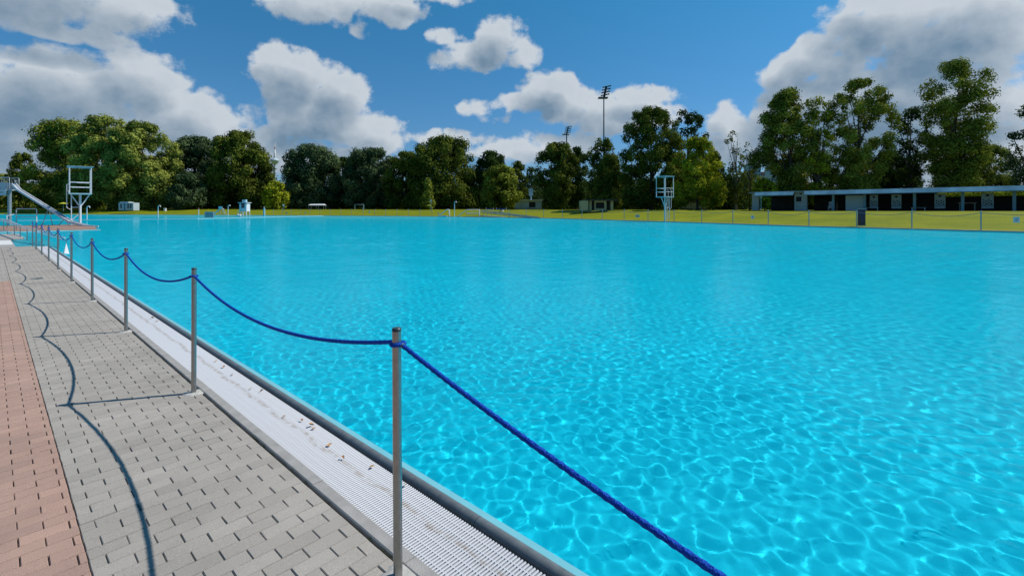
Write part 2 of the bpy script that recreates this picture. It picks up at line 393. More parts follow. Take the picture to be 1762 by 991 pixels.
# ------------------------------------------------------------------ near deck: pavers, kerb, grate, pool edge
def paver_material(name, c1, c2, spread):
    m = bpy.data.materials.new(name); m.use_nodes = True; nt = m.node_tree; N = nt.nodes; L = nt.links
    b = N['Principled BSDF']; b.inputs['Roughness'].default_value = .88; b.inputs['Specular IOR Level'].default_value = .25
    at = N.new('ShaderNodeAttribute'); at.attribute_name = 'tint'
    mx = N.new('ShaderNodeMix'); mx.data_type = 'RGBA'; mx.inputs[6].default_value = (*c1, 1); mx.inputs[7].default_value = (*c2, 1); L.new(at.outputs['Fac'], mx.inputs[0])
    tc = N.new('ShaderNodeTexCoord')
    big = N.new('ShaderNodeTexNoise'); big.inputs['Scale'].default_value = 1.1; big.inputs['Detail'].default_value = 6; big.inputs['Roughness'].default_value = .65; L.new(tc.outputs['Object'], big.inputs['Vector'])
    fine = N.new('ShaderNodeTexNoise'); fine.inputs['Scale'].default_value = 260; fine.inputs['Detail'].default_value = 2; L.new(tc.outputs['Object'], fine.inputs['Vector'])
    def mul(src, a, b_, lo, hi, prev):
        r = N.new('ShaderNodeMapRange'); r.inputs[1].default_value = a; r.inputs[2].default_value = b_; r.inputs[3].default_value = lo; r.inputs[4].default_value = hi; L.new(src, r.inputs[0])
        q = N.new('ShaderNodeMix'); q.data_type = 'RGBA'; q.blend_type = 'MULTIPLY'; q.inputs[0].default_value = 1; L.new(prev, q.inputs[6]); L.new(r.outputs[0], q.inputs[7]); return q.outputs[2]
    c = mul(big.outputs[0], .3, .7, .86, 1.12, mx.outputs[2]); c = mul(fine.outputs[0], .3, .7, .72, 1.25, c)
    L.new(c, b.inputs['Base Color'])
    bp = N.new('ShaderNodeBump'); bp.inputs['Strength'].default_value = .5; bp.inputs['Distance'].default_value = .003; L.new(fine.outputs[0], bp.inputs['Height']); L.new(bp.outputs[0], b.inputs['Normal'])
    return m
def build_pavers(name, x0, x1, y0, y1, m, seed, edge_right=None, edge_left=None):
    """100 x 200 mm pavers, courses running across (X), running bond"""
    rng = np.random.RandomState(seed); V = []; F = []; T = []
    ny0 = int(round(y0/.1)); ny1 = int(round(y1/.1)); lx, ly = .1985, .0988
    rows = []
    for j in range(ny0, ny1):
        off = 0 if j % 2 else .1
        i0 = math.floor((x0-off)/.2)-1; i1 = math.ceil((x1-off)/.2)+1
        for i in range(i0, i1):
            a = i*.2+off; b = a+.2; a = max(a, x0); b = min(b, x1)
            if b-a < .025: continue
            ja, jb, jc = rng.uniform(-.0009, .0009, 3)
            rows.append((a+.0020+ja, b-.0020+jb, j*.1+.0017+jc*.5, j*.1+.0983+jc*.5))
    R = np.array(rows); n = len(R); ch = .0035
    h = rng.normal(0, .0009, n); tx = rng.normal(0, .0007, (n, 2))
    xa, xb, ya, yb = R.T
    def vtx(x, y, z): return np.stack([x, y, z+0*x], -1)
    zt = [h+tx[:, 0]*s+tx[:, 1]*t for s, t in ((-1, -1), (1, -1), (1, 1), (-1, 1))]
    top = [vtx(xa+ch, ya+.0016, zt[0]), vtx(xb-ch, ya+.0016, zt[1]), vtx(xb-ch, yb-.0016, zt[2]), vtx(xa+ch, yb-.0016, zt[3])]
    rim = [vtx(xa, ya, h-.004), vtx(xb, ya, h-.004), vtx(xb, yb, h-.004), vtx(xa, yb, h-.004)]
    low = [vtx(xa, ya, h-.03), vtx(xb, ya, h-.03), vtx(xb, yb, h-.03), vtx(xa, yb, h-.03)]
    V = np.stack(top+rim+low, 1).reshape(-1, 3)
    q = [(0, 1, 2, 3)]+[(4+k, 4+(k+1) % 4, (k+1) % 4, k) for k in range(4)]+[(8+k, 8+(k+1) % 4, 4+(k+1) % 4, 4+k) for k in range(4)]
    F = (np.arange(n)[:, None, None]*12+np.array(q)[None]).reshape(-1, 4)
    T = np.repeat(np.clip(rng.normal(.5, .25, n), 0, 1), 12)
    o = np_mesh(name, V, F, m, attr=T); struct(o); return o
GREY = paver_material('grey_paver', (.352, .322, .282), (.30, .274, .24), .2)
RED = paver_material('red_paver', (.41, .265, .205), (.33, .22, .175), .2)
DX1 = 1.372
build_pavers('pavement_grey', .3345, DX1, -4, 32, GREY, 1)
build_pavers('pavement_red', -3.2, .334, -4, 17.0, RED, 2)
build_pavers('pavement_far', -6, .332, 17.0, 32, GREY, 3)
# bedding sand / slab under everything on the near side
mb = MB()
mb.poly([(-400, -400), (1.366, -400), (1.366, 31.9), (-400, 31.9)], -.6, -.010)
mb.poly([(1.367, -400), (1.40, -400), (1.40, 31.9), (1.367, 31.9)], -.6, -.07)
struct(mb.build('ground', mat('bedding_sand', (.12, .105, .085), rough=1, var=.25, scale=20)))
# far part of the deck left of the entry steps
mb = MB()
mb.poly([(-60, 31.92), (.80, 31.92), (.80, 40.2), (1.35, 40.2), (1.35, 48.5), (-60, 48.5)], -1.2, 0.0)
struct(mb.build('deck', CONC))
mb = MB(); mb.poly([(.80, 32.0), (1.9, 32.0), (1.9, 40.1), (.80, 40.1)], -1.2, -.16); mb.poly([(1.9, 32.0), (2.3, 32.0), (2.3, 40.1), (1.9, 40.1)], -1.2, -.36)
o = struct(mb.build('entry_steps', LEDGE)); o.cycles.is_caustics_receiver = True
mb = MB(); mb.box((.45, 36.2, .006), (.62, 4.4, .02)); struct(mb.build('entry_slab', mat('white_slab', (.62, .62, .6), rough=.7, var=.06)))

# kerb stones: each 1 m with a fine joint, slightly raised
mb = MB(); rk = random.Random(3)
y = -4.0
while y < 31.5:
    h = rk.uniform(-.0015, .0015); x0, x1 = 1.387, 1.463; zt = .012+h; ya, yb = y+.002, min(y+.998, 31.6)
    c = .006
    vs = [(x0, ya, -.15), (x1, ya, -.15), (x1, yb, -.15), (x0, yb, -.15), (x0, ya, zt-c), (x1, ya, zt-c), (x1, yb, zt-c), (x0, yb, zt-c), (x0+c, ya, zt), (x1-c, ya, zt), (x1-c, yb, zt), (x0+c, yb, zt)]
    mb.add(vs, [(4, 5, 9, 8), (5, 6, 10, 9), (6, 7, 11, 10), (7, 4, 8, 11), (8, 9, 10, 11), (0, 1, 5, 4), (1, 2, 6, 5), (2, 3, 7, 6), (3, 0, 4, 7)])
    y += 1.0
struct(mb.build('kerb', CONC))
# drain channel below the grate
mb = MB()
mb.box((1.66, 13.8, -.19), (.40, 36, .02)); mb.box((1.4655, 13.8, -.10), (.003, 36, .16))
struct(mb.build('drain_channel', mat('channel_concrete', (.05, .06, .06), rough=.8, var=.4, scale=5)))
# round grey nosing, teal face and turquoise ledge under the water
mb = MB()
prof = []
for k in range(13):
    a = math.pi*k/12; prof.append((1.895-.037*math.cos(a), -.034+.036*math.sin(a)))
prof = [(1.858, -.17)]+prof+[(1.932, -.12)]
ysx = [-4+i*1.5 for i in range(25)]; ysx = [t for t in ysx if t < 31.8]
for i in range(len(ysx)-1):
    a, b = ysx[i]+.0015, ysx[i+1]-.0015
    vs = [(x, yy, z) for yy in (a, b) for (x, z) in prof]; n = len(prof)
    mb.add(vs, [(k, k+1, n+k+1, n+k) for k in range(n-1)], True)
struct(mb.build('pool_edge', mat('nosing_stone', (.12, .135, .14), rough=.42, var=.2, scale=14, bump=.2, bscale=200)))
mb = MB(); mb.box((1.969, 13.8, -.352), (.044, 36, .64)); o = mb.build('pool_ledge', mat('ledge_tiles', (.17, .47, .53), rough=.35, var=.06, scale=4)); struct(o); o.cycles.is_caustics_receiver = True

# white slatted grate
def grate():
    m = bpy.data.materials.new('white_grate_plastic'); m.use_nodes = True; nt = m.node_tree; N = nt.nodes; L = nt.links
    b = N['Principled BSDF']; b.inputs['Roughness'].default_value = .45
    tc = N.new('ShaderNodeTexCoord'); sp = N.new('ShaderNodeSeparateXYZ'); L.new(tc.outputs['Object'], sp.inputs[0])
    no = N.new('ShaderNodeTexNoise'); no.inputs['Scale'].default_value = 2.2; no.inputs['Detail'].default_value = 4; no.inputs['Roughness'].default_value = .6; L.new(tc.outputs['Object'], no.inputs['Vector'])
    # dirt settles along a wandering line
    a = N.new('ShaderNodeMath'); a.operation = 'MULTIPLY_ADD'; a.inputs[1].default_value = .14; a.inputs[2].default_value = -.105; L.new(no.outputs[0], a.inputs[0])
    s = N.new('ShaderNodeMath'); s.operation = 'ADD'; L.new(sp.outputs[0], s.inputs[0]); L.new(a.outputs[0], s.inputs[1])
    ab = N.new('ShaderNodeMath'); ab.operation = 'ABSOLUTE'; L.new(s.outputs[0], ab.inputs[0])
    r = N.new('ShaderNodeMapRange'); r.inputs[1].default_value = .004; r.inputs[2].default_value = .028; r.inputs[3].default_value = .62; r.inputs[4].default_value = 0; L.new(ab.outputs[0], r.inputs[0])
    n2 = N.new('ShaderNodeTexNoise'); n2.inputs['Scale'].default_value = 18; n2.inputs['Detail'].default_value = 8; L.new(tc.outputs['Object'], n2.inputs['Vector'])
    r2 = N.new('ShaderNodeMapRange'); r2.inputs[1].default_value = .36; r2.inputs[2].default_value = .58; L.new(n2.outputs[0], r2.inputs[0])
    mu = N.new('ShaderNodeMath'); mu.operation = 'MULTIPLY'; L.new(r.outputs[0], mu.inputs[0]); L.new(r2.outputs[0], mu.inputs[1])
    mx = N.new('ShaderNodeMix'); mx.data_type = 'RGBA'; mx.inputs[6].default_value = (.46, .47, .495, 1); mx.inputs[7].default_value = (.22, .17, .12, 1); L.new(mu.outputs[0], mx.inputs[0]); L.new(mx.outputs[2], b.inputs['Base Color'])
    root = empty('drain_grate', 'long white slatted plastic grate between the kerb and the pool edge', 'grate', (1.64, 0, 0))
    ys = np.arange(-2.5, 31.5, .0205); n = len(ys)
    x0, x1 = 1.468, 1.822
    w = .0118/2; zt = -.004; q = []
    prof = [(-w, -.026), (-w, -.003), (-w+.003, 0), (w-.003, 0), (w, -.003), (w, -.026)]
    V = np.zeros((n, 12, 3))
    for k, (dy, dz) in enumerate(prof):
        V[:, k] = np.stack([np.full(n, x0), ys+dy, np.full(n, zt+dz)], -1); V[:, k+6] = np.stack([np.full(n, x1), ys+dy, np.full(n, zt+dz)], -1)
    q = [(k, k+1, k+7, k+6) for k in range(5)]+[(0, 1, 2, 3), (3, 4, 5, 0), (6, 7, 8, 9), (9, 10, 11, 6)]
    F = (np.arange(n)[:, None, None]*12+np.array(q)[None]).reshape(-1, 4)
    o = np_mesh('slats', V.reshape(-1, 3)-np.array([1.64, 0, 0]), F, m, root)
    r_ = MB()
    for x in (1.50, 1.555, 1.61, 1.665, 1.72, 1.775): r_.box((x-1.64, 14.5, zt-.0135), (.007, 34, .022))
    r_.build('ribs', m, root)
grate()

# ------------------------------------------------------------------ rope posts and rope along the near edge
POSTX = 1.322
def near_y(n):   # n = 1 is the closest
    return [1.955, 5.36, 8.76, 12.13, 15.6, 18.95, 22.2, 25.4, 28.6, 31.2][n-1]
ROPE = None
def rope_mat():
    m = bpy.data.materials.new('blue_rope'); m.use_nodes = True; nt = m.node_tree; N = nt.nodes; L = nt.links
    b = N['Principled BSDF']; b.inputs['Roughness'].default_value = .75; b.inputs['Specular IOR Level'].default_value = .2
    tc = N.new('ShaderNodeTexCoord'); v = N.new('ShaderNodeTexVoronoi'); v.inputs['Scale'].default_value = 150; L.new(tc.outputs['Object'], v.inputs['Vector'])
    mx = N.new('ShaderNodeMix'); mx.data_type = 'RGBA'; mx.inputs[6].default_value = (.002, .08, .50, 1); mx.inputs[7].default_value = (.001, .04, .28, 1); L.new(v.outputs['Distance'], mx.inputs[0]); L.new(mx.outputs[2], b.inputs['Base Color'])
    bp = N.new('ShaderNodeBump'); bp.inputs['Strength'].default_value = 1; bp.inputs['Distance'].default_value = .004; L.new(v.outputs['Distance'], bp.inputs['Height']); L.new(bp.outputs[0], b.inputs['Normal']); return m
ROPE = rope_mat()
def rope_mesh(mb, pts, r, tw=True):
    """braided rope: round section whose radius bulges along two counter-turning spirals"""
    pts = [Vector(p) for p in pts]; L = [0]
    for a, b in zip(pts, pts[1:]): L.append(L[-1]+(b-a).length)
    n = 14 if tw else 6; V = []; step = .0045 if tw else .06; m = max(2, int(L[-1]/step)); 
    for i in range(m+1):
        s = L[-1]*i/m; k = min(max(np.searchsorted(L, s)-1, 0), len(pts)-2)
        t = (s-L[k])/max(1e-9, L[k+1]-L[k]); p = pts[k].lerp(pts[k+1], t); d = (pts[k+1]-pts[k]).normalized()
        u = Vector((0, 0, 1)) if abs(d.z) < .95 else Vector((1, 0, 0)); x = u.cross(d).normalized(); y = d.cross(x)
        for j in range(n):
            a = 2*math.pi*j/n
            rr = r*(1+.07*math.cos(4*(a)+s*2*math.pi/.045)*1 + .07*math.cos(4*a-s*2*math.pi/.045)) if tw else r
            V.append(p+(x*math.cos(a)+y*math.sin(a))*rr)
    F = [(i*n+j, i*n+(j+1) % n, (i+1)*n+(j+1) % n, (i+1)*n+j) for i in range(m) for j in range(n)]
    mb.add(V, F, True)
RZ = 1.122
ords = ['closest', 'second closest', 'third closest', 'fourth closest', 'fifth closest', 'sixth closest', 'seventh closest', 'eighth closest', 'ninth closest', 'farthest']
def near_posts():
    proto = empty('rope_post', 'x', 'post', (0, 0, 0), group='steel rope posts along the near pool edge')
    r = .0215
    b = MB(); b.lathe((0, 0, 0), [(r, -.02), (r, 1.185)], 24); b.build('tube', STEEL, proto)
    c = MB(); c.lathe((0, 0, 1.185), [(r*1.02, 0), (r*1.04, .004), (r*1.02, .012), (r*.8, .016)], 24); c.build('cap', mat('dark_cap', (.03, .045, .05), rough=.4, var=.2), proto)
    f = MB()
    rr = random.Random(5); prof = []
    n = 22; vs = []; 
    for ring, (rad, z) in enumerate(((.0215, .012), (.05, .010), (.085, .003), (.10, -.02))):
        for k in range(n):
            a = 2*math.pi*k/n; q = rad*(1+(.18*rr.uniform(-1, 1) if ring >= 2 else 0)); vs.append((min(q*math.cos(a), .074), q*math.sin(a), z))
    f.add(vs, [(i*n+k, i*n+(k+1) % n, (i+1)*n+(k+1) % n, (i+1)*n+k) for i in range(3) for k in range(n)], True)
    f.build('footing', mat('mortar', (.40, .39, .36), rough=.95, var=.15, scale=25, bump=.5, bscale=120), proto)
    for n_ in range(1, 11):
        o = proto if n_ == 1 else copy_tree(proto)
        o.location = (POSTX+ (0 if n_ > 2 else 0), near_y(n_), 0); o.rotation_euler = (0, math.radians([-.35, .15, .1, 0, .2, -.1, 0, 0, .1, 0][n_-1]), 0)
        extra = {1: ', in the foreground', 5: ' by the white marker'}.get(n_, '')
        o['label'] = f'brushed steel rope post with dark cap, {ords[n_-1]} to the viewer{extra}'
near_posts()
def span(a, b, sag, tw, label, quad=None):
    a = Vector(a); b = Vector(b); pts = []
    N_ = 60
    for i in range(N_+1):
        t = i/N_; p = a.lerp(b, t)
        p.z = a.z+(b.z-a.z)*t-4*sag*t*(1-t); pts.append(p)
    mb = MB(); rope_mesh(mb, pts, .0105, tw)
    root = empty('blue_rope', label, 'rope', a, group='blue rope spans along the near pool edge')
    o = mb.build('strand', ROPE, root, loc=a); o.location = (0, 0, 0)
    # loop round the post and a clamp ring
    lp = []
    for k in range(17 if tw else 9):
        ang = math.pi*(.5)+2*math.pi*k/(16 if tw else 8); lp.append(Vector((.031*math.cos(ang), .031*math.sin(ang), -.003*math.sin(ang))))
    q = MB()
    if tw: rope_mesh(q, lp, .0102, True)
    else: q.tube(lp, .0105, 6)
    q.build('loop', ROPE, root).location = Vector((POSTX-a.x, 0.0, -.0))+Vector((0, (a.y and 0), 0))+Vector((0, .031*(1 if True else 0), 0))*(1 if b.y < a.y else -1)*1
    if tw:
        c = MB(); c.tube([Vector((0, .004, 0)), Vector((0, -.004, 0))], .0128, 14); c.build('clamp_ring', STEEL, root).location = (0, -.012, -.002)
    return root
# each span hangs from the far post towards the nearer one
names = ['nearest span of blue rope, running down out of the picture at the bottom right', 'second span of blue rope, large sag between the two closest posts', 'third span of blue rope from the viewer', 'fourth span of blue rope from the viewer', 'fifth span of blue rope, just nearer than the white marker', 'sixth span of blue rope, carrying the hanging white marker', 'seventh span of blue rope, next beyond the white marker', 'eighth span of blue rope from the viewer', 'ninth span of blue rope from the viewer', 'tenth and farthest span of blue rope, ending by the entry steps']
span((POSTX+.002, near_y(1)-.031, RZ), (POSTX, near_y(1)-8.4, RZ-.05), .565, True, names[0])
for n_ in range(1, 10):
    span((POSTX, near_y(n_+1)-.031, RZ), (POSTX, near_y(n_)+.028, RZ+(.005 if n_ == 1 else 0)), .185 if n_ != 1 else .182, n_ <= 3, names[n_])
# white marker hanging from the sixth span
mk = empty('hanging_marker', 'small white triangular marker hanging from the blue rope over the white grate', 'marker', (POSTX, 16.75, .93))
q = MB(); q.add([(0, 0, -.04), (-.05, -.12, -.30), (.05, .12, -.30), (.05, -.12, -.32), (-.05, .12, -.32)], [(0, 1, 3), (0, 3, 2), (0, 2, 4), (0, 4, 1), (1, 4, 2, 3)]); q.build('cone', WHITE, mk)
q = MB(); q.tube([(0, 0, .0), (0, 0, -.05)], .006, 6); q.build('hook', STEEL, mk)

# dry leaves on the grate
def leaves():
    spots = [(450, 674), (431, 669), (489, 717), (536, 733), (540, 738), (567, 766), (590, 789), (640, 804), (519, 724), (698, 836), (400, 645), (270, 553), (262, 548), (372, 622), (385, 632)]
    rl = random.Random(8)
    cols = [mat('leaf_brown', (.30, .14, .06), rough=.8, var=.3, scale=60), mat('leaf_tan', (.42, .25, .12), rough=.8, var=.3, scale=60), mat('leaf_olive', (.25, .22, .03), rough=.8, var=.3, scale=60)]
    for i, (x, y) in enumerate(spots):
        p = G(x, y, .0); L = rl.uniform(.028, .05); a = rl.uniform(0, 6.28); up = rl.uniform(.1, .9) if i % 3 else 1.5
        V = []; n = 7
        for k in range(n):
            t = k/(n-1); w = math.sin(math.pi*min(1, t*1.0+.02))**.8*L*.34
            for s in (-1, 0, 1):
                x_ = (t-.5)*L; y_ = s*w; z_ = .004+up*.35*L*(t*t)+abs(s)*w*.7*(.3+up)
                V.append((x_*math.cos(a)-y_*math.sin(a), x_*math.sin(a)+y_*math.cos(a), z_))
        F = [(k*3+s, k*3+s+1, k*3+s+4, k*3+s+3) for k in range(n-1) for s in range(2)]
        mb = MB(); mb.add(V, F, True); ci = 2 if i == 9 else (i % 2)
        o = mb.build('dry_leaf', cols[ci]); o.location = (p.x, p.y, .0)
        wh = {0: 'flat brown leaf behind a tan one, left of the closest post', 1: 'upright tan leaf tip, left of the closest post', 2: 'upright brown leaf in mid grate, left of the dirt streak', 3: 'flat tan leaf touching another leaf by the pool edge', 4: 'flat brown leaf touching another leaf by the pool edge', 5: 'curled tan leaf between the leaf pair and the closest post', 6: 'upright brown leaf standing in the dirt streak', 7: 'small tan leaf nearest to the closest post, on its left', 8: 'tiny brown leaf scrap just before the leaf pair', 10: 'small brown leaf near the second post', 11: 'farther tan leaf left of the second post', 12: 'tan scrap of leaf left of the second post, beside another', 13: 'tan leaf just right of the second post', 14: 'brown leaf just right of the second post'}
        lab = 'olive and brown fallen leaf on the grate beside the closest post' if i == 9 else wh[i]+(', on the grate' if 'grate' not in wh[i] else '')
        tag(o, lab, 'leaf', 'dry leaves on the grate')
leaves()
# ------------------------------------------------------------------ trees
def leaf_material(name, lo, hi, trans=.2):  # random leaf tones; the wide lo-hi range also paints in highlights and shade
    m = bpy.data.materials.new(name); m.use_nodes = True; nt = m.node_tree; N = nt.nodes; L = nt.links
    N.remove(N['Principled BSDF'])
    at = N.new('ShaderNodeAttribute'); at.attribute_name = 'tint'
    mx = N.new('ShaderNodeMix'); mx.data_type = 'RGBA'; mx.inputs[6].default_value = (*lo, 1); mx.inputs[7].default_value = (*hi, 1); L.new(at.outputs['Fac'], mx.inputs[0])
    d = N.new('ShaderNodeBsdfDiffuse'); t = N.new('ShaderNodeBsdfTranslucent'); L.new(mx.outputs[2], d.inputs[0]); L.new(mx.outputs[2], t.inputs[0])
    s = N.new('ShaderNodeMixShader'); s.inputs[0].default_value = trans; L.new(d.outputs[0], s.inputs[1]); L.new(t.outputs[0], s.inputs[2])
    L.new(s.outputs[0], N['Material Output'].inputs[0]); return m
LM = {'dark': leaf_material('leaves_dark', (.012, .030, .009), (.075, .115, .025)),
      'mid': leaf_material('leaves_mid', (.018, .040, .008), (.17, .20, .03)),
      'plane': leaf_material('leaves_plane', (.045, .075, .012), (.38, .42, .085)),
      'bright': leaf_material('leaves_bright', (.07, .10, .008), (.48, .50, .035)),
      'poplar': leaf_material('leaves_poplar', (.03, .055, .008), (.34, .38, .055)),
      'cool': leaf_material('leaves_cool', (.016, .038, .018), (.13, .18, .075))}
BARK = mat('bark', (.06, .048, .036), rough=.95, var=.3, scale=3)
BARKP = mat('pale_bark', (.20, .18, .15), rough=.9, var=.3, scale=3)
def leaf_cloud(rng, C, Rr, n, size, flat=.95):
    """n leaf-sized quads spread through the clusters with centres C and radii Rr"""
    w = Rr**2; idx = rng.choice(len(C), n, p=w/w.sum())
    d = rng.normal(size=(n, 3)); d /= np.linalg.norm(d, axis=1)[:, None]
    rad = rng.beta(5.5, 1.4, n)*Rr[idx]*(1+.12*rng.normal(size=n))
    p = C[idx]+d*rad[:, None]*np.array([1, 1, flat])
    # small twigs: pull leaves into tufts
    tuft = rng.normal(size=(n, 3))*.22; p += tuft
    nrm = d*1.25+rng.normal(size=(n, 3))*.38+np.array([0, 0, .35]); nrm /= np.linalg.norm(nrm, axis=1)[:, None]
    u = np.cross(nrm, rng.normal(size=(n, 3))); u /= np.linalg.norm(u, axis=1)[:, None]; v = np.cross(nrm, u)
    s = size*rng.uniform(.6, 1.35, n)[:, None]
    V = np.stack([p-u*s*.62, p-v*s*.36+nrm*s*.06, p+u*s*.62, p+v*s*.36+nrm*s*.06], 1).reshape(-1, 3)
    F = np.arange(n*4).reshape(n, 4)
    ct = rng.uniform(0, 1, len(C))
    t = np.clip(.6*ct[idx]+.4*rng.uniform(0, 1, n), 0, 1)
    return V, F, np.repeat(t, 4)
def profile(shape, t):
    if shape == 'round': return math.sqrt(max(0, 1-((t-.45)/.56)**2))
    if shape == 'wide': return max(0, 1-abs((t-.42)/.60)**2.6)**.5
    if shape == 'tall': return max(0, 1-abs((t-.55)/.5)**2.2)**.6*(.85 if t < .4 else 1)
    if shape == 'poplar': return max(0, 1-((t-.5)/.51)**2)**.5*(.55+.5*t)
    if shape == 'cone': return max(0.04, min(1, (1-t)*1.25))*min(1, t*6+.4)
    if shape == 'vase': return min(1, .35+t*1.0)*math.sqrt(max(0, 1-max(0, (t-.62)/.39)**2))
    return 1
def tree(kind, label, x, D, top, wpx, shape='round', leaf='mid', seed=0, cb=.07, nc=60, dens=1.0, rc=.25, bark=None, size=None, lean=0, depth=1.0, group=None, z0=None, cat='tree', extra=()):
    nc = int(nc*1.45); rc *= .92; rng = np.random.RandomState(seed+100); base = P(x, D, 0); base.z = (lawn_z(base) if z0 is None else z0)-.05
    h = zat(top, D)-base.z; R = wpx/2*D/FPX
    C = []; Rr = []; k = 0
    while len(C) < nc:
        t = rng.uniform(cb, 1.0); pr = profile(shape, t)*R; a = rng.uniform(0, 2*math.pi); q = rng.uniform(.03, 1)**.5
        r_ = R*rc*rng.uniform(.65, 1.25)*(1.12-.35*t)
        rr = max(0, pr-r_*.75)*q
        z = min(t*h, h-r_*.72)
        C.append((rr*math.cos(a)*1.0+lean*t*h, rr*math.sin(a)*depth, max(z, r_*.6))); Rr.append(r_)
    for (ex, ez, er) in extra: C.append((ex*R, 0, ez*h)); Rr.append(er*R)
    C = np.array(C); Rr = np.array(Rr)
    # local x = to the right as seen from the pool edge
    sz = size or max(.34, D/FPX*3.1)
    n = int(min(42000, dens*2.3*(Rr**2).sum()*4*math.pi/(sz**2*.45)*.42))
    V, F, T = leaf_cloud(rng, C, Rr, n, sz)
    V = V[:, :]; V[:, 2] = np.maximum(V[:, 2], .1)
    root = empty(kind, label, cat, base, -YAW, group)
    np_mesh('crown', V, F, LM[leaf], root, attr=T)
    mb = MB(); tr = max(.12, h*.016)
    zt = h*.72; top_c = Vector((lean*h*.7, 0, zt))
    pts = [Vector((0, 0, -.2)), Vector((0, 0, h*.15)), Vector((lean*h*.35+rng.normal()*h*.012, rng.normal()*h*.012, h*.4)), top_c]
    mb.tube(pts, [tr*1.25, tr, tr*.7, tr*.25], 8)
    order = rng.permutation(len(C))[:min(len(C), 20)]
    for i in order:
        c = Vector(C[i]); t0 = min(.62, max(.12, (c.z/h)*.55)); s = Vector((lean*h*t0, 0, h*t0)); mid = s.lerp(c, .5)+Vector((0, 0, -.03*h+rng.normal()*.01*h))
        w = tr*(.62-.45*t0); mb.tube([s, mid, c], [w, w*.6, w*.2], 5)
    mb.build('trunk', bark or BARK, root)
    return root

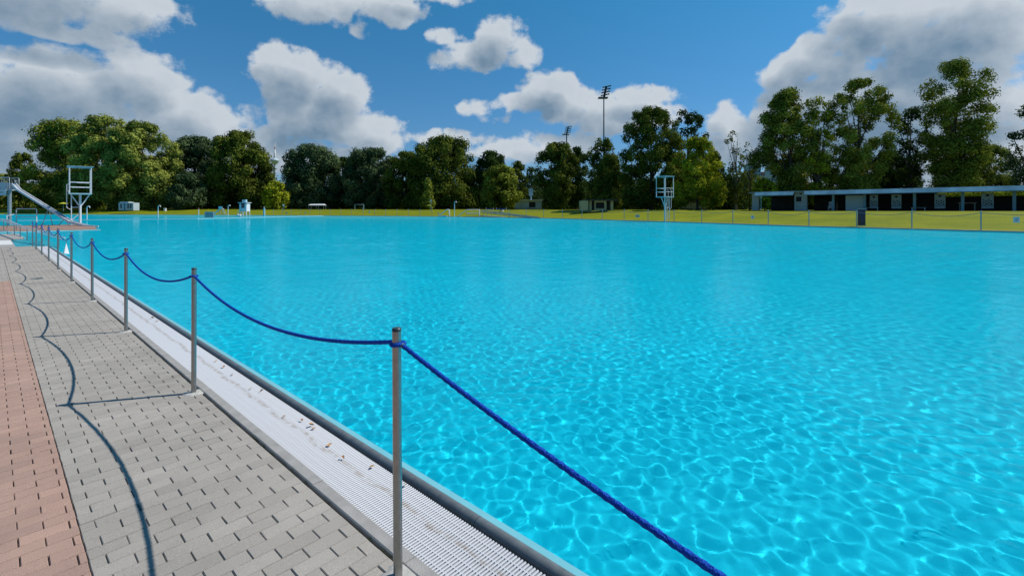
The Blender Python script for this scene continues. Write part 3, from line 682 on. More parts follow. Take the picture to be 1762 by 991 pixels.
TR = [
 ('tree', 'pale green tree cut off by the left edge of the picture', 4, 200, 300, 40, 'round', 'plane', 1, {}),
 ('tree', 'dark pointed round tree standing alone near the left edge', 38, 195, 264, 54, 'round', 'mid', 2, {}),
 ('plane_tree', 'big plane tree with feathery pale crown, left flank of the biggest left clump', 118, 180, 208, 128, 'wide', 'poplar', 3, dict(nc=80)),
 ('plane_tree', 'huge bright leafy plane tree behind the white diving platform tower', 188, 172, 203, 130, 'wide', 'plane', 4, dict(nc=90, rc=.22)),
 ('plane_tree', 'bright leafy plane tree sloping down on the right flank of the left clump', 245, 168, 212, 120, 'wide', 'plane', 5, dict(nc=90, rc=.22)),
 ('oak_tree', 'dark tree with even rounded top beside the bright plane trees', 335, 185, 237, 105, 'wide', 'cool', 6, dict(nc=80)),
 ('oak_tree', 'small bluish green tree tucked under the dark trees, above the white slide', 325, 165, 300, 66, 'round', 'cool', 7, {}),
 ('oak_tree', 'dark broad tree with a yellowish top just left of the telecom tower', 412, 178, 226, 110, 'wide', 'mid', 8, dict(nc=85)),
 ('oak_tree', 'dark tree with long right branch reaching towards the telecom tower', 440, 182, 256, 60, 'round', 'dark', 9, {}),
 ('shrub_tree', 'small bright round tree under the telecom tower', 474, 158, 313, 46, 'round', 'bright', 10, {}),
 ('oak_tree', 'dark domed tree right of the telecom tower', 535, 176, 252, 112, 'wide', 'cool', 11, dict(nc=85, dens=.9)),
 ('oak_tree', 'dark tree with flat wide top, second right of the telecom tower', 635, 176, 255, 100, 'wide', 'cool', 12, dict(nc=80, dens=.85)),
 ('oak_tree', 'thin dark tree filling the dip between two domed trees', 592, 184, 272, 62, 'round', 'dark', 13, {}),
 ('oak_tree', 'mid green shoulder tree left of the tallest middle tree', 698, 170, 262, 78, 'wide', 'mid', 14, {}),
 ('oak_tree', 'tallest broad tree of the middle, with bare twigs at its top', 762, 165, 237, 138, 'wide', 'mid', 15, dict(nc=100, rc=.22)),
 ('young_tree', 'slim bright young tree in front of the dark middle trees', 736, 140, 309, 28, 'cone', 'poplar', 16, dict(rc=.4)),
 ('oak_tree', 'dark reddish tree with pointed top, right of the tallest middle tree', 846, 168, 260, 76, 'round', 'dark', 17, {}),
 ('oak_tree', 'lighter green tree bushing down to the lawn beside the ramp', 862, 150, 286, 78, 'wide', 'poplar', 18, dict(nc=70)),
 ('oak_tree', 'mid green narrow tree on the edge of the gap', 890, 175, 279, 44, 'round', 'mid', 19, {}),
 ('oak_tree', 'small pale see-through tree standing in the gap', 914, 190, 289, 44, 'round', 'cool', 20, dict(dens=.5)),
 ('oak_tree', 'tall narrow tree with sunlit right side below the smaller floodlight', 958, 135, 247, 84, 'tall', 'mid', 21, dict(nc=75)),
 ('oak_tree', 'dark tree just right of the smaller floodlight mast', 992, 142, 254, 56, 'tall', 'dark', 22, {}),
 ('oak_tree', 'airy tree standing in front of the tall floodlight mast', 1036, 128, 237, 72, 'tall', 'mid', 23, dict(dens=.7, nc=60)),
 ('oak_tree', 'low bright tree behind the yellow kiosk', 1048, 120, 268, 60, 'round', 'mid', 24, {}),
 ('oak_tree', 'big dark tree rising behind the right lifeguard tower', 1120, 112, 186, 118, 'wide', 'mid', 25, dict(nc=95, rc=.2)),
 ('oak_tree', 'dark twin-tipped tree behind the yellow-green tree', 1184, 118, 190, 78, 'tall', 'dark', 26, dict(rc=.2, dens=.8)),
 ('yellow_tree', 'rounded yellow-green tree right of the lifeguard tower', 1200, 100, 240, 92, 'wide', 'bright', 27, dict(nc=90, rc=.2)),
 ('oak_tree', 'dark small tree at the right foot of the yellow-green tree', 1228, 108, 262, 46, 'round', 'dark', 28, {}),
 ('thin_tree', 'thin sparse tree with bare stem and tufted top', 1266, 102, 225, 52, 'vase', 'mid', 29, dict(dens=.5, rc=.2, nc=38, bark=BARKP)),
 ('thin_tree', 'low loose tree reaching towards the far city buildings', 1290, 105, 262, 58, 'vase', 'poplar', 30, dict(dens=.4, rc=.2, nc=30)),
 ('shrub_tree', 'round sunlit bush in front of the far city buildings', 1316, 95, 309, 46, 'round', 'bright', 31, {}),
 ('poplar_tree', 'dense dark tree with low arm, leftmost above the pavilion roof', 1358, 95, 155, 118, 'poplar', 'poplar', 32, dict(nc=100, rc=.2, dens=1.0, extra=((-.95, .42, .3), (-.75, .47, .3)))),
 ('poplar_tree', 'sunlit slender tree squeezed between the two left poplars', 1408, 92, 166, 60, 'poplar', 'bright', 33, dict(nc=50, dens=.55, rc=.24)),
 ('poplar_tree', 'open poplar with dark limbs showing through its crown', 1478, 92, 138, 128, 'vase', 'poplar', 34, dict(nc=100, rc=.17, dens=.95)),
 ('poplar_tree', 'dark narrow tree between the open poplar and the tallest poplar', 1566, 100, 188, 70, 'tall', 'dark', 35, dict(rc=.2, dens=.75)),
 ('poplar_tree', 'tallest poplar with full oval crown above the pavilion', 1643, 92, 107, 142, 'poplar', 'poplar', 36, dict(nc=150, rc=.20, dens=1.25)),
 ('oak_tree', 'low light green tree at the right foot of the tallest poplar', 1706, 98, 252, 74, 'round', 'plane', 37, {}),
 ('oak_tree', 'tree cut off by the right edge of the picture', 1772, 84, 182, 74, 'tall', 'cool', 38, dict(rc=.2, dens=.7)),
 ('oak_tree', 'dark undergrown tree filling the gap above the pavilion middle', 1530, 108, 262, 90, 'round', 'dark', 39, {}),
 ('oak_tree', 'dark low tree behind the dark doorway of the pavilion', 1410, 104, 262, 80, 'round', 'dark', 40, {}),
]
for (kd, lb, x, D, top, w, sh, lf, sd, kw) in TR:
    tree(kd, lb, x, D, top, w, sh, lf, sd, **kw)

# the dark wood behind and below the trees: nobody could count its bushes
def wood():
    rng = np.random.RandomState(77); C = []; Rr = []
    for x in np.arange(-140, 1290, 7):
        D = np.interp(x, [-140, 400, 900, 1100, 1290], [215, 200, 185, 140, 120])+rng.uniform(-6, 12)
        for k in range(3):
            p = P(x+rng.uniform(-6, 6), D, 0); r_ = rng.uniform(2.2, 3.8); C.append((p.x, p.y, 1.2+r_*.5+k*rng.uniform(1.5, 3.3))); Rr.append(r_)
    for x in np.arange(1330, 2300, 12):
        D = 118+rng.uniform(-5, 8)
        for k in range(2):
            p = P(x, D, 0); r_ = rng.uniform(2.0, 3.4); C.append((p.x, p.y, 1.2+r_*.5+k*2.4)); Rr.append(r_)
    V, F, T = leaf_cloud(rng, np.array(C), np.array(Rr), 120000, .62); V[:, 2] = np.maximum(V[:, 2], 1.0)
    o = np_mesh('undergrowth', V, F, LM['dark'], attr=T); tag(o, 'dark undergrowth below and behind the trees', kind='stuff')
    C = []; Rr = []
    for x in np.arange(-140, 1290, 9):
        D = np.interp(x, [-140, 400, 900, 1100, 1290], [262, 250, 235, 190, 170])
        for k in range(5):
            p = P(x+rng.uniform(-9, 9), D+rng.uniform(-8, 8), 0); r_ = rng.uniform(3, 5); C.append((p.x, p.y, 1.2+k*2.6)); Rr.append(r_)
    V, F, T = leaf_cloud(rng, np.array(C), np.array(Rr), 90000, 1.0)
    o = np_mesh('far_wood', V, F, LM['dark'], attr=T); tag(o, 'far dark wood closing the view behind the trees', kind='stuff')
wood()
def hedge():
    rng = np.random.RandomState(9); base = P(1660, 84, 1.4)
    C = []; Rr = []
    for x in np.arange(1405, 1900, 5.5):
        D = np.interp(x, [1405, 1762, 1900], [94, 74, 70])+rng.uniform(-.6, .6); p = P(x, D, 0)-base; C.append((p.x, p.y, 1.5+rng.uniform(0, .9))); Rr.append(rng.uniform(1.1, 1.5))
    V, F, T = leaf_cloud(rng, np.array(C), np.array(Rr), 26000, .26); V[:, 2] = np.maximum(V[:, 2], 0)
    o = np_mesh('hedge', V, F, LM['bright'], attr=T); o.location = base; tag(o, 'sunlit green hedge seen through the gap under the pavilion roof', 'hedge')
hedge()

def moss():
    rng = np.random.RandomState(21); C = []; Rr = []
    for k in range(150):
        C.append((1.381+rng.normal()*.003, -1+33*rng.uniform()**1.6, -.004)); Rr.append(rng.uniform(.004, .012))
    for k in range(40):
        C.append((.334, 30*rng.uniform()**1.5, -.001)); Rr.append(rng.uniform(.003, .007))
    n = 9000; C = np.array(C); Rr = np.array(Rr); w = Rr**2; idx = rng.choice(len(C), n, p=w/w.sum())
    p = C[idx]+rng.normal(size=(n, 3))*Rr[idx][:, None]*np.array([.45, 1.6, .45])
    u = rng.normal(size=(n, 3)); u /= np.linalg.norm(u, axis=1)[:, None]; v = np.cross(u, rng.normal(size=(n, 3))); v /= np.linalg.norm(v, axis=1)[:, None]
    q = .0022; V = np.stack([p-u*q, p-v*q*.5, p+u*q, p+v*q*.5], 1).reshape(-1, 3)
    o = np_mesh('moss', V, np.arange(n*4).reshape(n, 4), LM['mid'], attr=np.repeat(rng.uniform(0, .7, n), 4)); tag(o, 'moss and tiny weeds in the paving gaps along the kerb', kind='stuff')
moss()

# ------------------------------------------------------------------ far posts and ropes round the lawn
def far_fence():
    xs = [470.5, 485.5, 501, 517.5, 533, 550.7, 568, 586.6, 605, 625, 644.5, 663.4, 682.9, 703, 722.5, 743.3, 876, 905.3, 935.5, 967.6, 1001.6, 1036.3, 1074, 1115, 1160, 1207.5, 1261, 1322, 1392, 1474, 1569, 1688, 1850]
    pts = []
    for x in xs: p = G(x, y_shore(x)-.35); pts.append(Vector((p.x, p.y, 0.02)))
    proto = empty('shore_post', 'x', 'post', group='grey rope posts along the far shore')
    b = MB(); b.lathe((0, 0, 0), [(.05, -.05), (.05, 1.50)], 10); b.build('tube', STEEL_D, proto)
    c = MB(); c.lathe((0, 0, 1.50), [(.056, 0), (.056, .05), (.03, .07)], 10); c.build('cap', TEALP, proto)
    ow = ['first', 'second', 'third', 'fourth', 'fifth', 'sixth', 'seventh', 'eighth', 'ninth', 'tenth', 'eleventh', 'twelfth', 'thirteenth', 'fourteenth', 'fifteenth', 'sixteenth', 'seventeenth']
    def where(x):
        if x > 1482: return ow[[k for k in xs if k > 1482].index(x)]+' to the right of the tall navy bin'
        if x > 1145: return ow[[k for k in xs if 1145 < k < 1482].index(x)]+' to the right of the lifeguard tower'
        if x > 800: return ow[[k for k in xs if 800 < k < 1145][::-1].index(x)]+' to the left of the lifeguard tower'
        return ow[[k for k in xs if k < 800][::-1].index(x)]+' to the left of the pool steps'
    rp = mat('faded_rope', (.05, .12, .20), rough=.9, var=.2)
    for i, (x, p) in enumerate(zip(xs, pts)):
        o = proto if i == 0 else copy_tree(proto); o.location = p; o['label'] = 'grey post, '+where(x)
        if i and not (xs[i] == 876):
            a = pts[i-1]+Vector((0, 0, 1.42)); b_ = p+Vector((0, 0, 1.42)); q = []
            sag = .26+.08*math.sin(i*2.3)
            for k in range(13):
                t = k/12; v = a.lerp(b_, t); v.z -= 4*sag*t*(1-t); q.append(v)
            mb = MB(); mb.tube(q, .022, 5); r_ = mb.build('shore_rope', rp, loc=a)
            tag(r_, 'faded blue rope ending at the post, '+where(x), 'rope', 'ropes along the far shore')
    signs = [(1097, 371.8, 7, 4.5, TEALP, 'pale blue sign hanging on the shore rope left of the lifeguard tower'), (1295, 373.8, 5.5, 6, WHITE, 'white sign hanging on the rope in front of the round sunlit bush'),
             (1749, 378.3, 11, 10, WHITE, 'largest white sign on the shore rope, near the right edge'), (635.5, 364.8, 2.6, 3, WHITE, 'tiny white sign on the shore rope, middle of the lawn'),
             (525.5, 366.4, 2.6, 3, WHITE, 'tiny white sign on the shore rope near the end of the walkway'), (493, 366.7, 3, 2.6, TEALP, 'tiny pale blue sign on the shore rope behind the walkway'), (754, 367.4, 2.6, 3.2, WHITE, 'tiny white sign beside the pool steps')]
    for (x, y, w, h, m, lb) in signs:
        D = FPX*H/(y_shore(x)-.35-HYP)-.05; s = D/FPX
        r_ = empty('rope_sign', lb, 'sign', P(x, D, zat(y, D)), -YAW, group='signs on the shore rope')
        q = MB(); q.box((0, 0, 0), (w*s, .02, h*s)); q.build('plate', m, r_)
        q = MB()
        for k in range(3): q.box((0, -.013, h*s*(.22-.2*k)), (w*s*(.6-.12*k), .004, h*s*.07))
        q.build('lettering', mat('sign_ink', (.12, .15, .18)), r_)
far_fence()

# ------------------------------------------------------------------ lifeguard towers
def lifeguard_tower(label, x, D, rz, zbase=0.0, mirror=1):
    p = P(x, D, zbase); t = empty('lifeguard_tower', label, 'tower', p, rz, 'lifeguard towers')
    W, Dp, zf, zr = 1.68, 1.5, 3.25, 6.05
    m = WHITE
    q = MB(); q.tube([(0, 0, -1.3), (0, 0, zf)], .105, 14); q.build('pole', m, t)
    q = MB(); q.box((0, 0, zf+.06), (W+.1, Dp+.1, .12)); q.build('platform', TEALP, t)
    for sx in (-1, 1):
        for sy in (-1, 1):
            q = MB(); q.box((sx*W/2, sy*Dp/2, (zf+.13+zr)/2), (.07, .07, zr-zf-.13)); q.build('corner_post', m, t)
    for zz in (zf+.75, zf+1.25):
        q = MB()
        for sy in (-1, 1): q.box((0, sy*Dp/2, zz), (W-.09, .06, .07))
        for sx in (1,): q.box((sx*W/2, 0, zz), (.06, Dp-.09, .07))
        q.build('guard_rail', m, t)
    q = MB()
    for sy in (-1, 1): q.beam((-W/2-.15, sy*Dp/2, zr), (W/2+.1, sy*Dp/2, zr+.05), .1, .1)
    for sx in (-1, 1): q.box((sx*W/2, 0, zr+.03), (.08, Dp-.1, .07))
    q.box((0, 0, zr+.10), (W+.4, Dp+.2, .035)); q.build('roof', TEALP, t)
    for sx in (-1, 1):
        q = MB(); q.tube([(sx*.1, 0, zf-1.15), (sx*(W/2-.1), 0, zf)], .055, 8); q.build('brace', m, t)
    # ladder with side hand bars
    xl = -W/2+.15
    q = MB()
    for sy in (-.25, .25):
        q.tube([(xl, sy, -.1), (xl, sy, zf+.13)], .035, 8)
        q.tube([(xl-.02, sy, zf-1.6), (xl-.35, sy, zf-1.4), (xl-.35, sy, zf+1.0), (xl-.05, sy, zf+1.15)], .028, 8)
    for k in range(11): q.tube([(xl, -.25, .15+k*.29), (xl, .25, .15+k*.29)], .022, 6)
    q.build('ladder', m, t)
    q = MB(); q.tube([(xl, 0, 1.9), (0, 0, 1.9)], .04, 8); q.tube([(xl, 0, .55), (0, 0, 1.3)], .04, 8); q.build('tie_bar', m, t)
    return t
lifeguard_tower('white lifeguard tower on the brick coloured island, beside the slide', 138, 50.3, -YAW+math.radians(45))
lifeguard_tower('white lifeguard tower with ladder at the edge of the right lawn', 1144, 65.5, -YAW+math.radians(214), .03)

# ------------------------------------------------------------------ island with slide (left)
ISL = mat('island_paving', (.27, .17, .125), rough=.9, var=.2, scale=3)
q = MB(); q.poly([(-60, 53.0), (6.1, 53.0), (6.9, 62), (6.9, 70), (-60, 74)], -1.25, .04); struct(q.build('island', ISL))
q = MB(); q.poly([(-60, 52.75), (6.3, 52.75), (6.3, 52.99), (-60, 52.99)], -1.25, .0); struct(q.build('island_edge', mat('pale_edge', (.30, .62, .66), rough=.6)))
def slide():
    t = empty('water_slide', 'long grey metal water slide running down from its ladder platform', 'slide', P(15, 52, .04), -YAW)
    O = P(15, 52, .04); Minv = Matrix.Rotation(YAW, 3, 'Z')
    def lc(x, y, D): v = Minv @ (P(x, D, zat(y, D))-O); return v
    m = mat('slide_metal', (.45, .47, .50), rough=.4, metal=.35, var=.12)
    q = MB(); a, b, c, d, e = lc(24, 318, 52), lc(33, 328, 51.6), lc(122, 383, 49.2), lc(150, 390.5, 47.5), lc(166, 391.5, 46.6)
    cl = [a, b, b.lerp(c, .5), c, d, e]
    for off in (-.22, .22):
        pts = [v+Vector((0, off, 0)) for v in cl]
        for u, w in zip(pts, pts[1:]): q.beam(u+Vector((0, 0, .06)), w+Vector((0, 0, .06)), .05, .20)
    q.build('side_rail', WHITE, t)
    q = MB()
    for u, w in zip(cl, cl[1:]): q.beam(u, w, .42, .05)
    q.build('chute', m, t)
    zf = zat(327, 52)-.04
    q = MB(); q.box((-.55, 0, zf), (1.6, 1.1, .10)); q.build('platform', m, t)
    q = MB(); q.box((-.45, -.56, zf-.33), (1.5, .05, .55)); s = q.build('sign_board', WHITE, t)
    q2 = MB(); q2.box((-.45, -.589, zf-.24), (1.0, .004, .05)); q2.box((-.45, -.589, zf-.38), (1.1, .004, .05)); q2.build('lettering', mat('sign_ink', (.12, .15, .18)), s)
    q = MB(); q.box((-.3, -.55, zf+.42), (1.3, .03, .72)); q.box((-.3, .55, zf+.42), (1.3, .03, .72)); q.build('side_panel', m, t)
    q = MB()
    for sy in (-.5, .5):
        q.tube([(-1.3, sy, zf), (-1.3, sy, zf+1.25), (-1.2, sy, zf+1.35), (.5, sy, zf+1.35), (.6, sy, zf+1.25), (.6, sy, zf)], .03, 8)
        for k in range(6): q.tube([(-1.1+k*.3, sy, zf), (-1.1+k*.3, sy, zf+1.35)], .014, 6)
    q.build('hand_rail', STEEL_D, t)
    q = MB(); q.tube([(.1, 0, -.05), (.1, 0, zf-.05)], .16, 14); q.build('support_post', STEEL_D, t)
    q = MB()
    for sy in (-.28, .28): q.tube([(-2.2, sy, -.05), (-1.3, sy, zf)], .04, 8)
    for k in range(13):
        f_ = (k+.5)/13; q.tube([(-2.2+.9*f_, -.28, zf*f_), (-2.2+.9*f_, .28, zf*f_)], .025, 6)
    q.build('ladder', WHITE, t)
    for k in (.55, .86):
        v = b.lerp(c, k); q = MB(); q.tube([v+Vector((.15, .0, -.05)), Vector((v.x-.25, v.y-.25, -.02))], .035, 6); q.tube([v+Vector((.15, .0, -.05)), Vector((v.x+.35, v.y+.25, -.02))], .035, 6); q.build('leg', STEEL_D, t)
slide()
# handrail frame on the island
t = empty('railing_frame', 'white tubular handrail frame on the island under the slide', 'handrail', P(28, 49, .04), -YAW)
s = 49/FPX
q = MB(); q.tube([(0, 0, 0), (0, 0, 1.62), (.06, 0, 1.70), (35*s-.06, 0, 1.70), (35*s, 0, 1.62), (35*s, 0, 0)], .04, 8); q.tube([(0, 0, .85), (35*s, 0, .85)], .035, 8); q.build('rail', WHITE, t)
q = MB(); q.tube([(0, -.9, 0), (0, -.9, 1.0), (0, 0, 1.2)], .03, 8); q.build('brace', WHITE, t)
# entry ramp handrails
def handrail(label, pts, feet, r=.028, sec=True, group=None):
    o = P(*pts[0][:2], 0); t = empty('handrail', label, 'handrail', o, 0, group)
    pp = [P(x, D, zat(y, D))-o for (x, D, y) in pts]
    q = MB(); q.tube(pp, r, 8)
    if sec: q.tube([v-Vector((0, 0, .11)) for v in pp], r*.8, 8)
    q.build('rail', WHITE, t)
    for f_ in feet:
        i = int(f_); v = pp[i].lerp(pp[min(i+1, len(pp)-1)], f_-i); q = MB(); q.tube([Vector((v.x, v.y, -.55)), v-Vector((0, 0, .02))], .024, 8); q.build('upright', STEEL, t)
handrail('white double handrail sloping into the water at the entry steps', [(-30, 44, 377.2), (3, 38, 377.8), (50, 26.5, 392.5), (112, 22.5, 409.5)], [.3, 1.1, 1.55, 1.75, 1.95, 2.4, 2.85])
handrail('low white handrail along the far side of the entry steps', [(-25, 34, 397.2), (13, 34, 397.4), (47, 29, 411.5)], [.5, 1, 1.9], sec=False)
handrail('steel handrail on the left beyond the entry steps', [(-20, 46, 376), (12, 42, 378), (30, 38, 386)], [.3, 1, 1.9], sec=False)

# ------------------------------------------------------------------ ledge walkway with its small things
def walkway():
    line = [G(30, 379.6), G(340, 376.6), G(430, 374.4), G(557, 371.3)]
    q = MB(); L_ = []; R_ = []
    for i, p in enumerate(line):
        d = (line[min(i+1, 3)]-line[max(i-1, 0)]).normalized(); n = Vector((-d.y, d.x, 0)); L_.append(p+n*1.1); R_.append(p)
    q.poly([(v.x, v.y) for v in R_]+[(v.x, v.y) for v in L_[::-1]], -.4, .03)
    struct(q.build('walkway', mat('pale_walkway', (.24, .46, .52), rough=.7, var=.1)))
walkway()
def shower(x, y0, y1, label):
    D = FPX*H/(y0-HYP); h = (y0-y1)*D/FPX
    t = empty('shower_post', label, 'shower', P(x, D, .0), -YAW, 'curved shower posts')
    q = MB(); q.tube([(0, 0, -.4), (0, 0, h-.25), (.08, 0, h-.06), (.26, 0, h), (.42, 0, h-.05), (.46, 0, h-.16)], .075, 10); q.build('pipe', WHITE, t)
    q = MB(); q.lathe((.46, 0, h-.24), [(.09, 0), (.05, .09)], 10); q.build('shower_head', STEEL_D, t)
shower(149.5, 377.5, 355, 'white curved shower post right of the left lifeguard tower')
shower(272, 374.5, 354, 'white curved shower post in front of the bright plane trees')
shower(392.5, 372.5, 353.2, 'white curved shower post left of the lifeguard booth')
shower(782, 373.1, 347, 'tallest curved shower post, between the pool steps and the ramp')
def local(name, label, cat, x, D, z=0.0, group=None, dz=0):
    return empty(name, label, cat, P(x, D, z), -YAW+dz, group), D/FPX
# sign board
t, s = local('notice_board', 'grey notice board standing on the walkway left of the booth', 'sign', 360, 91, .03)
q = MB(); q.box((0, 0, 10.2*s*.5+.02), (15.5*s, .08, 10.2*s)); q.build('board', mat('board_grey', (.36, .39, .40), var=.08), t)
q = MB(); q.box((0, -.044, .82), (1.1, .004, .09)); q.box((0, -.044, .56), (1.2, .004, .09)); q.build('lettering', mat('sign_ink', (.12, .15, .18)), t)
# lifeguard booth
t, s = local('lifeguard_booth', 'white lifeguard booth on slim legs with a small box on its roof', 'booth', 421, 103, .0)
q = MB()
for sx in (-1, 1):
    for sy in (-1, 1): q.box((sx*.72, sy*.6, .62), (.12, .12, 1.3))
q.build('legs', WHITE, t); q = MB()
q.box((0, -.66, 1.55), (1.55, .08, .62)); q.box((0, .66, 2.1), (1.55, .08, 1.7)); q.box((-.74, 0, 2.1), (.08, 1.24, 1.7)); q.box((.74, 0, 2.1), (.08, 1.24, 1.7)); q.box((0, 0, 1.22), (1.6, 1.4, .1)); q.box((-.55, -.66, 2.32), (.35, .08, .92)); q.box((.55, -.66, 2.32), (.35, .08, .92)); q.build('cabin', WHITE, t)
q = MB(); q.box((0, -.62, 2.32), (.74, .03, .92)); q.build('window', mat('booth_glass', (.02, .05, .07), rough=.1), t)
q = MB(); q.box((0, 0, 3.02), (1.95, 1.75, .12)); q.build('roof', WHITE, t)
q = MB(); q.box((0, 0, 3.38), (.75, .6, .58)); q.build('roof_box', TEALP, t)
q = MB()
for k in range(7): q.box((-.9+.3*k, -.95, .95), (.04, .04, .75))
q.box((0, -.95, 1.33), (1.9, .05, .06)); q.build('railing', WHITE, t)
# small slide on the far shore
t, s = local('kids_slide', 'small white children slide on the far lawn behind the notice board', 'slide', 376, 128, .1)
q = MB(); q.beam((-1.3, 0, .1), (.35, 0, 1.55), .55, .16); q.build('chute', WHITE, t)
q = MB(); q.box((.75, 0, 1.6), (1.0, .8, .1)); q.box((.75, -.4, 1.95), (1.0, .05, .55)); q.build('platform', WHITE, t)
q = MB()
for sx in (.3, 1.2):
    for sy in (-.35, .35): q.tube([(sx, sy, 0), (sx, sy, 1.55)], .05, 8)
q.tube([(1.2, -.3, 1.5), (1.9, -.3, 0)], .04, 8); q.tube([(1.2, .3, 1.5), (1.9, .3, 0)], .04, 8); q.build('frame', STEEL_D, t)
# round white pedal boat / buoy
t, s = local('white_buoy', 'round white buoy floating between the notice board and the booth', 'buoy', 411, 112, -.05)
q = MB(); q.lathe((0, 0, 0), [(.25, -.1), (.48, .05), (.55, .22), (.45, .42), (.2, .5)], 14); q.build('body', WHITE, t)
q = MB(); q.lathe((0, 0, .5), [(.06, 0), (.06, .12)], 8); q.build('top_knob', STEEL_D, t)
# lone blue column at the end of the walkway
t, s = local('blue_column', 'slim blue-grey column on the shore right of the lifeguard booth', 'column', 454.5, 122, .0)
q = MB(); q.box((0, 0, .9), (.34, .34, 1.9)); q.build('shaft', TEALP, t); q = MB(); q.lathe((0, 0, 1.85), [(.12, 0), (.16, .25), (.05, .4)], 8); q.build('lamp_head', STEEL_D, t)
# container cabin left
t, s = local('site_cabin', 'pale grey cabin with blue corner post below the bright plane trees', 'cabin', 222, 150, 1.1)
q = MB(); q.box((0, 0, 1.3), (4.6, 2.4, 2.4)); q.build('body', mat('cabin_panel', (.36, .44, .48), var=.1, scale=1), t)
q = MB(); q.box((-.4, -1.25, 1.2), (.3, .1, 2.6)); q.build('blue_post', mat('blue_paint', (.03, .16, .32)), t)
q = MB()
for k in (-1.5, .7, 1.5): q.box((k, -1.215, 1.45), (.5, .03, 1.4))
q.build('window', mat('booth_glass', (.02, .05, .07), rough=.1), t); q = MB(); q.box((-.7, 0, 2.62), (2.6, 2.0, .22)); q.build('roof_box', WHITE, t)
# parasol far left
t, s = local('yellow_parasol', 'yellow-green parasol on the lawn behind the slide', 'parasol', 109, 148, .9)
q = MB(); q.lathe((0, 0, 2.35), [(1.25, 0), (.7, .22), (.06, .42)], 12); q.build('canopy', mat('parasol_cloth', (.42, .45, .02), rough=.8), t)
q = MB(); q.tube([(0, 0, 0), (0, 0, 2.7)], .05, 8); q.build('pole', STEEL_D, t)
# red-brown posts
for (x, lb) in ((341.8, 'short red-brown post on the shore left of the notice board'), (100, 'white litter bin under the slide on the far lawn')):
    t, s = local('shore_marker' if x > 200 else 'litter_bin', lb, 'marker' if x > 200 else 'bin', x if x > 200 else 284, 122 if x > 200 else 150, .1 if x > 200 else .9)
    q = MB()
    if x > 200: q.lathe((0, 0, 0), [(.09, 0), (.09, 1.5)], 8); q.build('pole', WHITE, t); q = MB(); q.lathe((0, 0, 1.5), [(.12, 0), (.12, .35)], 8); q.build('head', mat('red_brown', (.28, .09, .05)), t)
    else: q.lathe((0, 0, 0), [(.38, 0), (.42, .9)], 12); q.build('drum', WHITE, t); q = MB(); q.lathe((0, 0, .9), [(.46, 0), (.3, .14)], 12); q.build('lid', STEEL_D, t)
    if x < 200: t['label'] = 'white litter bin on the lawn below the bright plane trees'
# football goal
t, s = local('goal_frame', 'grey football goal on the far lawn in the dark under the trees', 'goal', 618, 150, 1.1)
q = MB(); q.tube([(-1.4, 0, 0), (-1.4, 0, 1.9), (1.4, 0, 1.95), (1.4, 0, 0)], .06, 8); q.build('posts', TEALP, t); q = MB(); q.tube([(-1.4, 0, 1.9), (-1.4, 1, 0)], .04, 6); q.tube([(1.4, 0, 1.9), (1.4, 1, 0)], .04, 6); q.build('stays', TEALP, t)
# white tent roof in the wood
t, s = local('white_tent', 'low white tent roof in the shade of the domed trees', 'tent', 546, 156, 1.35)
q = MB(); q.add([(-2.6, -1, 1.5), (2.6, -1, 1.5), (2.6, 1, 1.5), (-2.6, 1, 1.5), (-2.2, 0, 1.9), (2.2, 0, 1.95)], [(0, 1, 5, 4), (2, 3, 4, 5), (1, 2, 5), (3, 0, 4), (3, 2, 1, 0)]); q.build('roof', WHITE, t)
q = MB()
for sx in (-2.4, 0, 2.4): q.tube([(sx, -.9, 0), (sx, -.9, 1.5)], .05, 6); q.tube([(sx, .9, 0), (sx, .9, 1.5)], .05, 6)
q.build('poles', STEEL_D, t)
# lamp/sign posts on the lawn
for (x, y0, y1, lb) in ((741.5, 366, 344, 'blue-grey post with a white square sign, left of the pool steps'), (488, 362, 352, 'small blue signpost in the dark right of the small bright tree')):
    D = 128; t, s = local('sign_post', lb, 'sign', x, D, zat(y0, D))
    h = (y0-y1)*s; q = MB(); q.tube([(0, 0, -.3), (0, 0, h-.3)], .055, 8); q.build('pole', mat('blue_grey', (.08, .2, .28)), t); q = MB(); q.box((0, -.08, h-.22), (.45, .05, .5)); q.build('plate', WHITE, t)
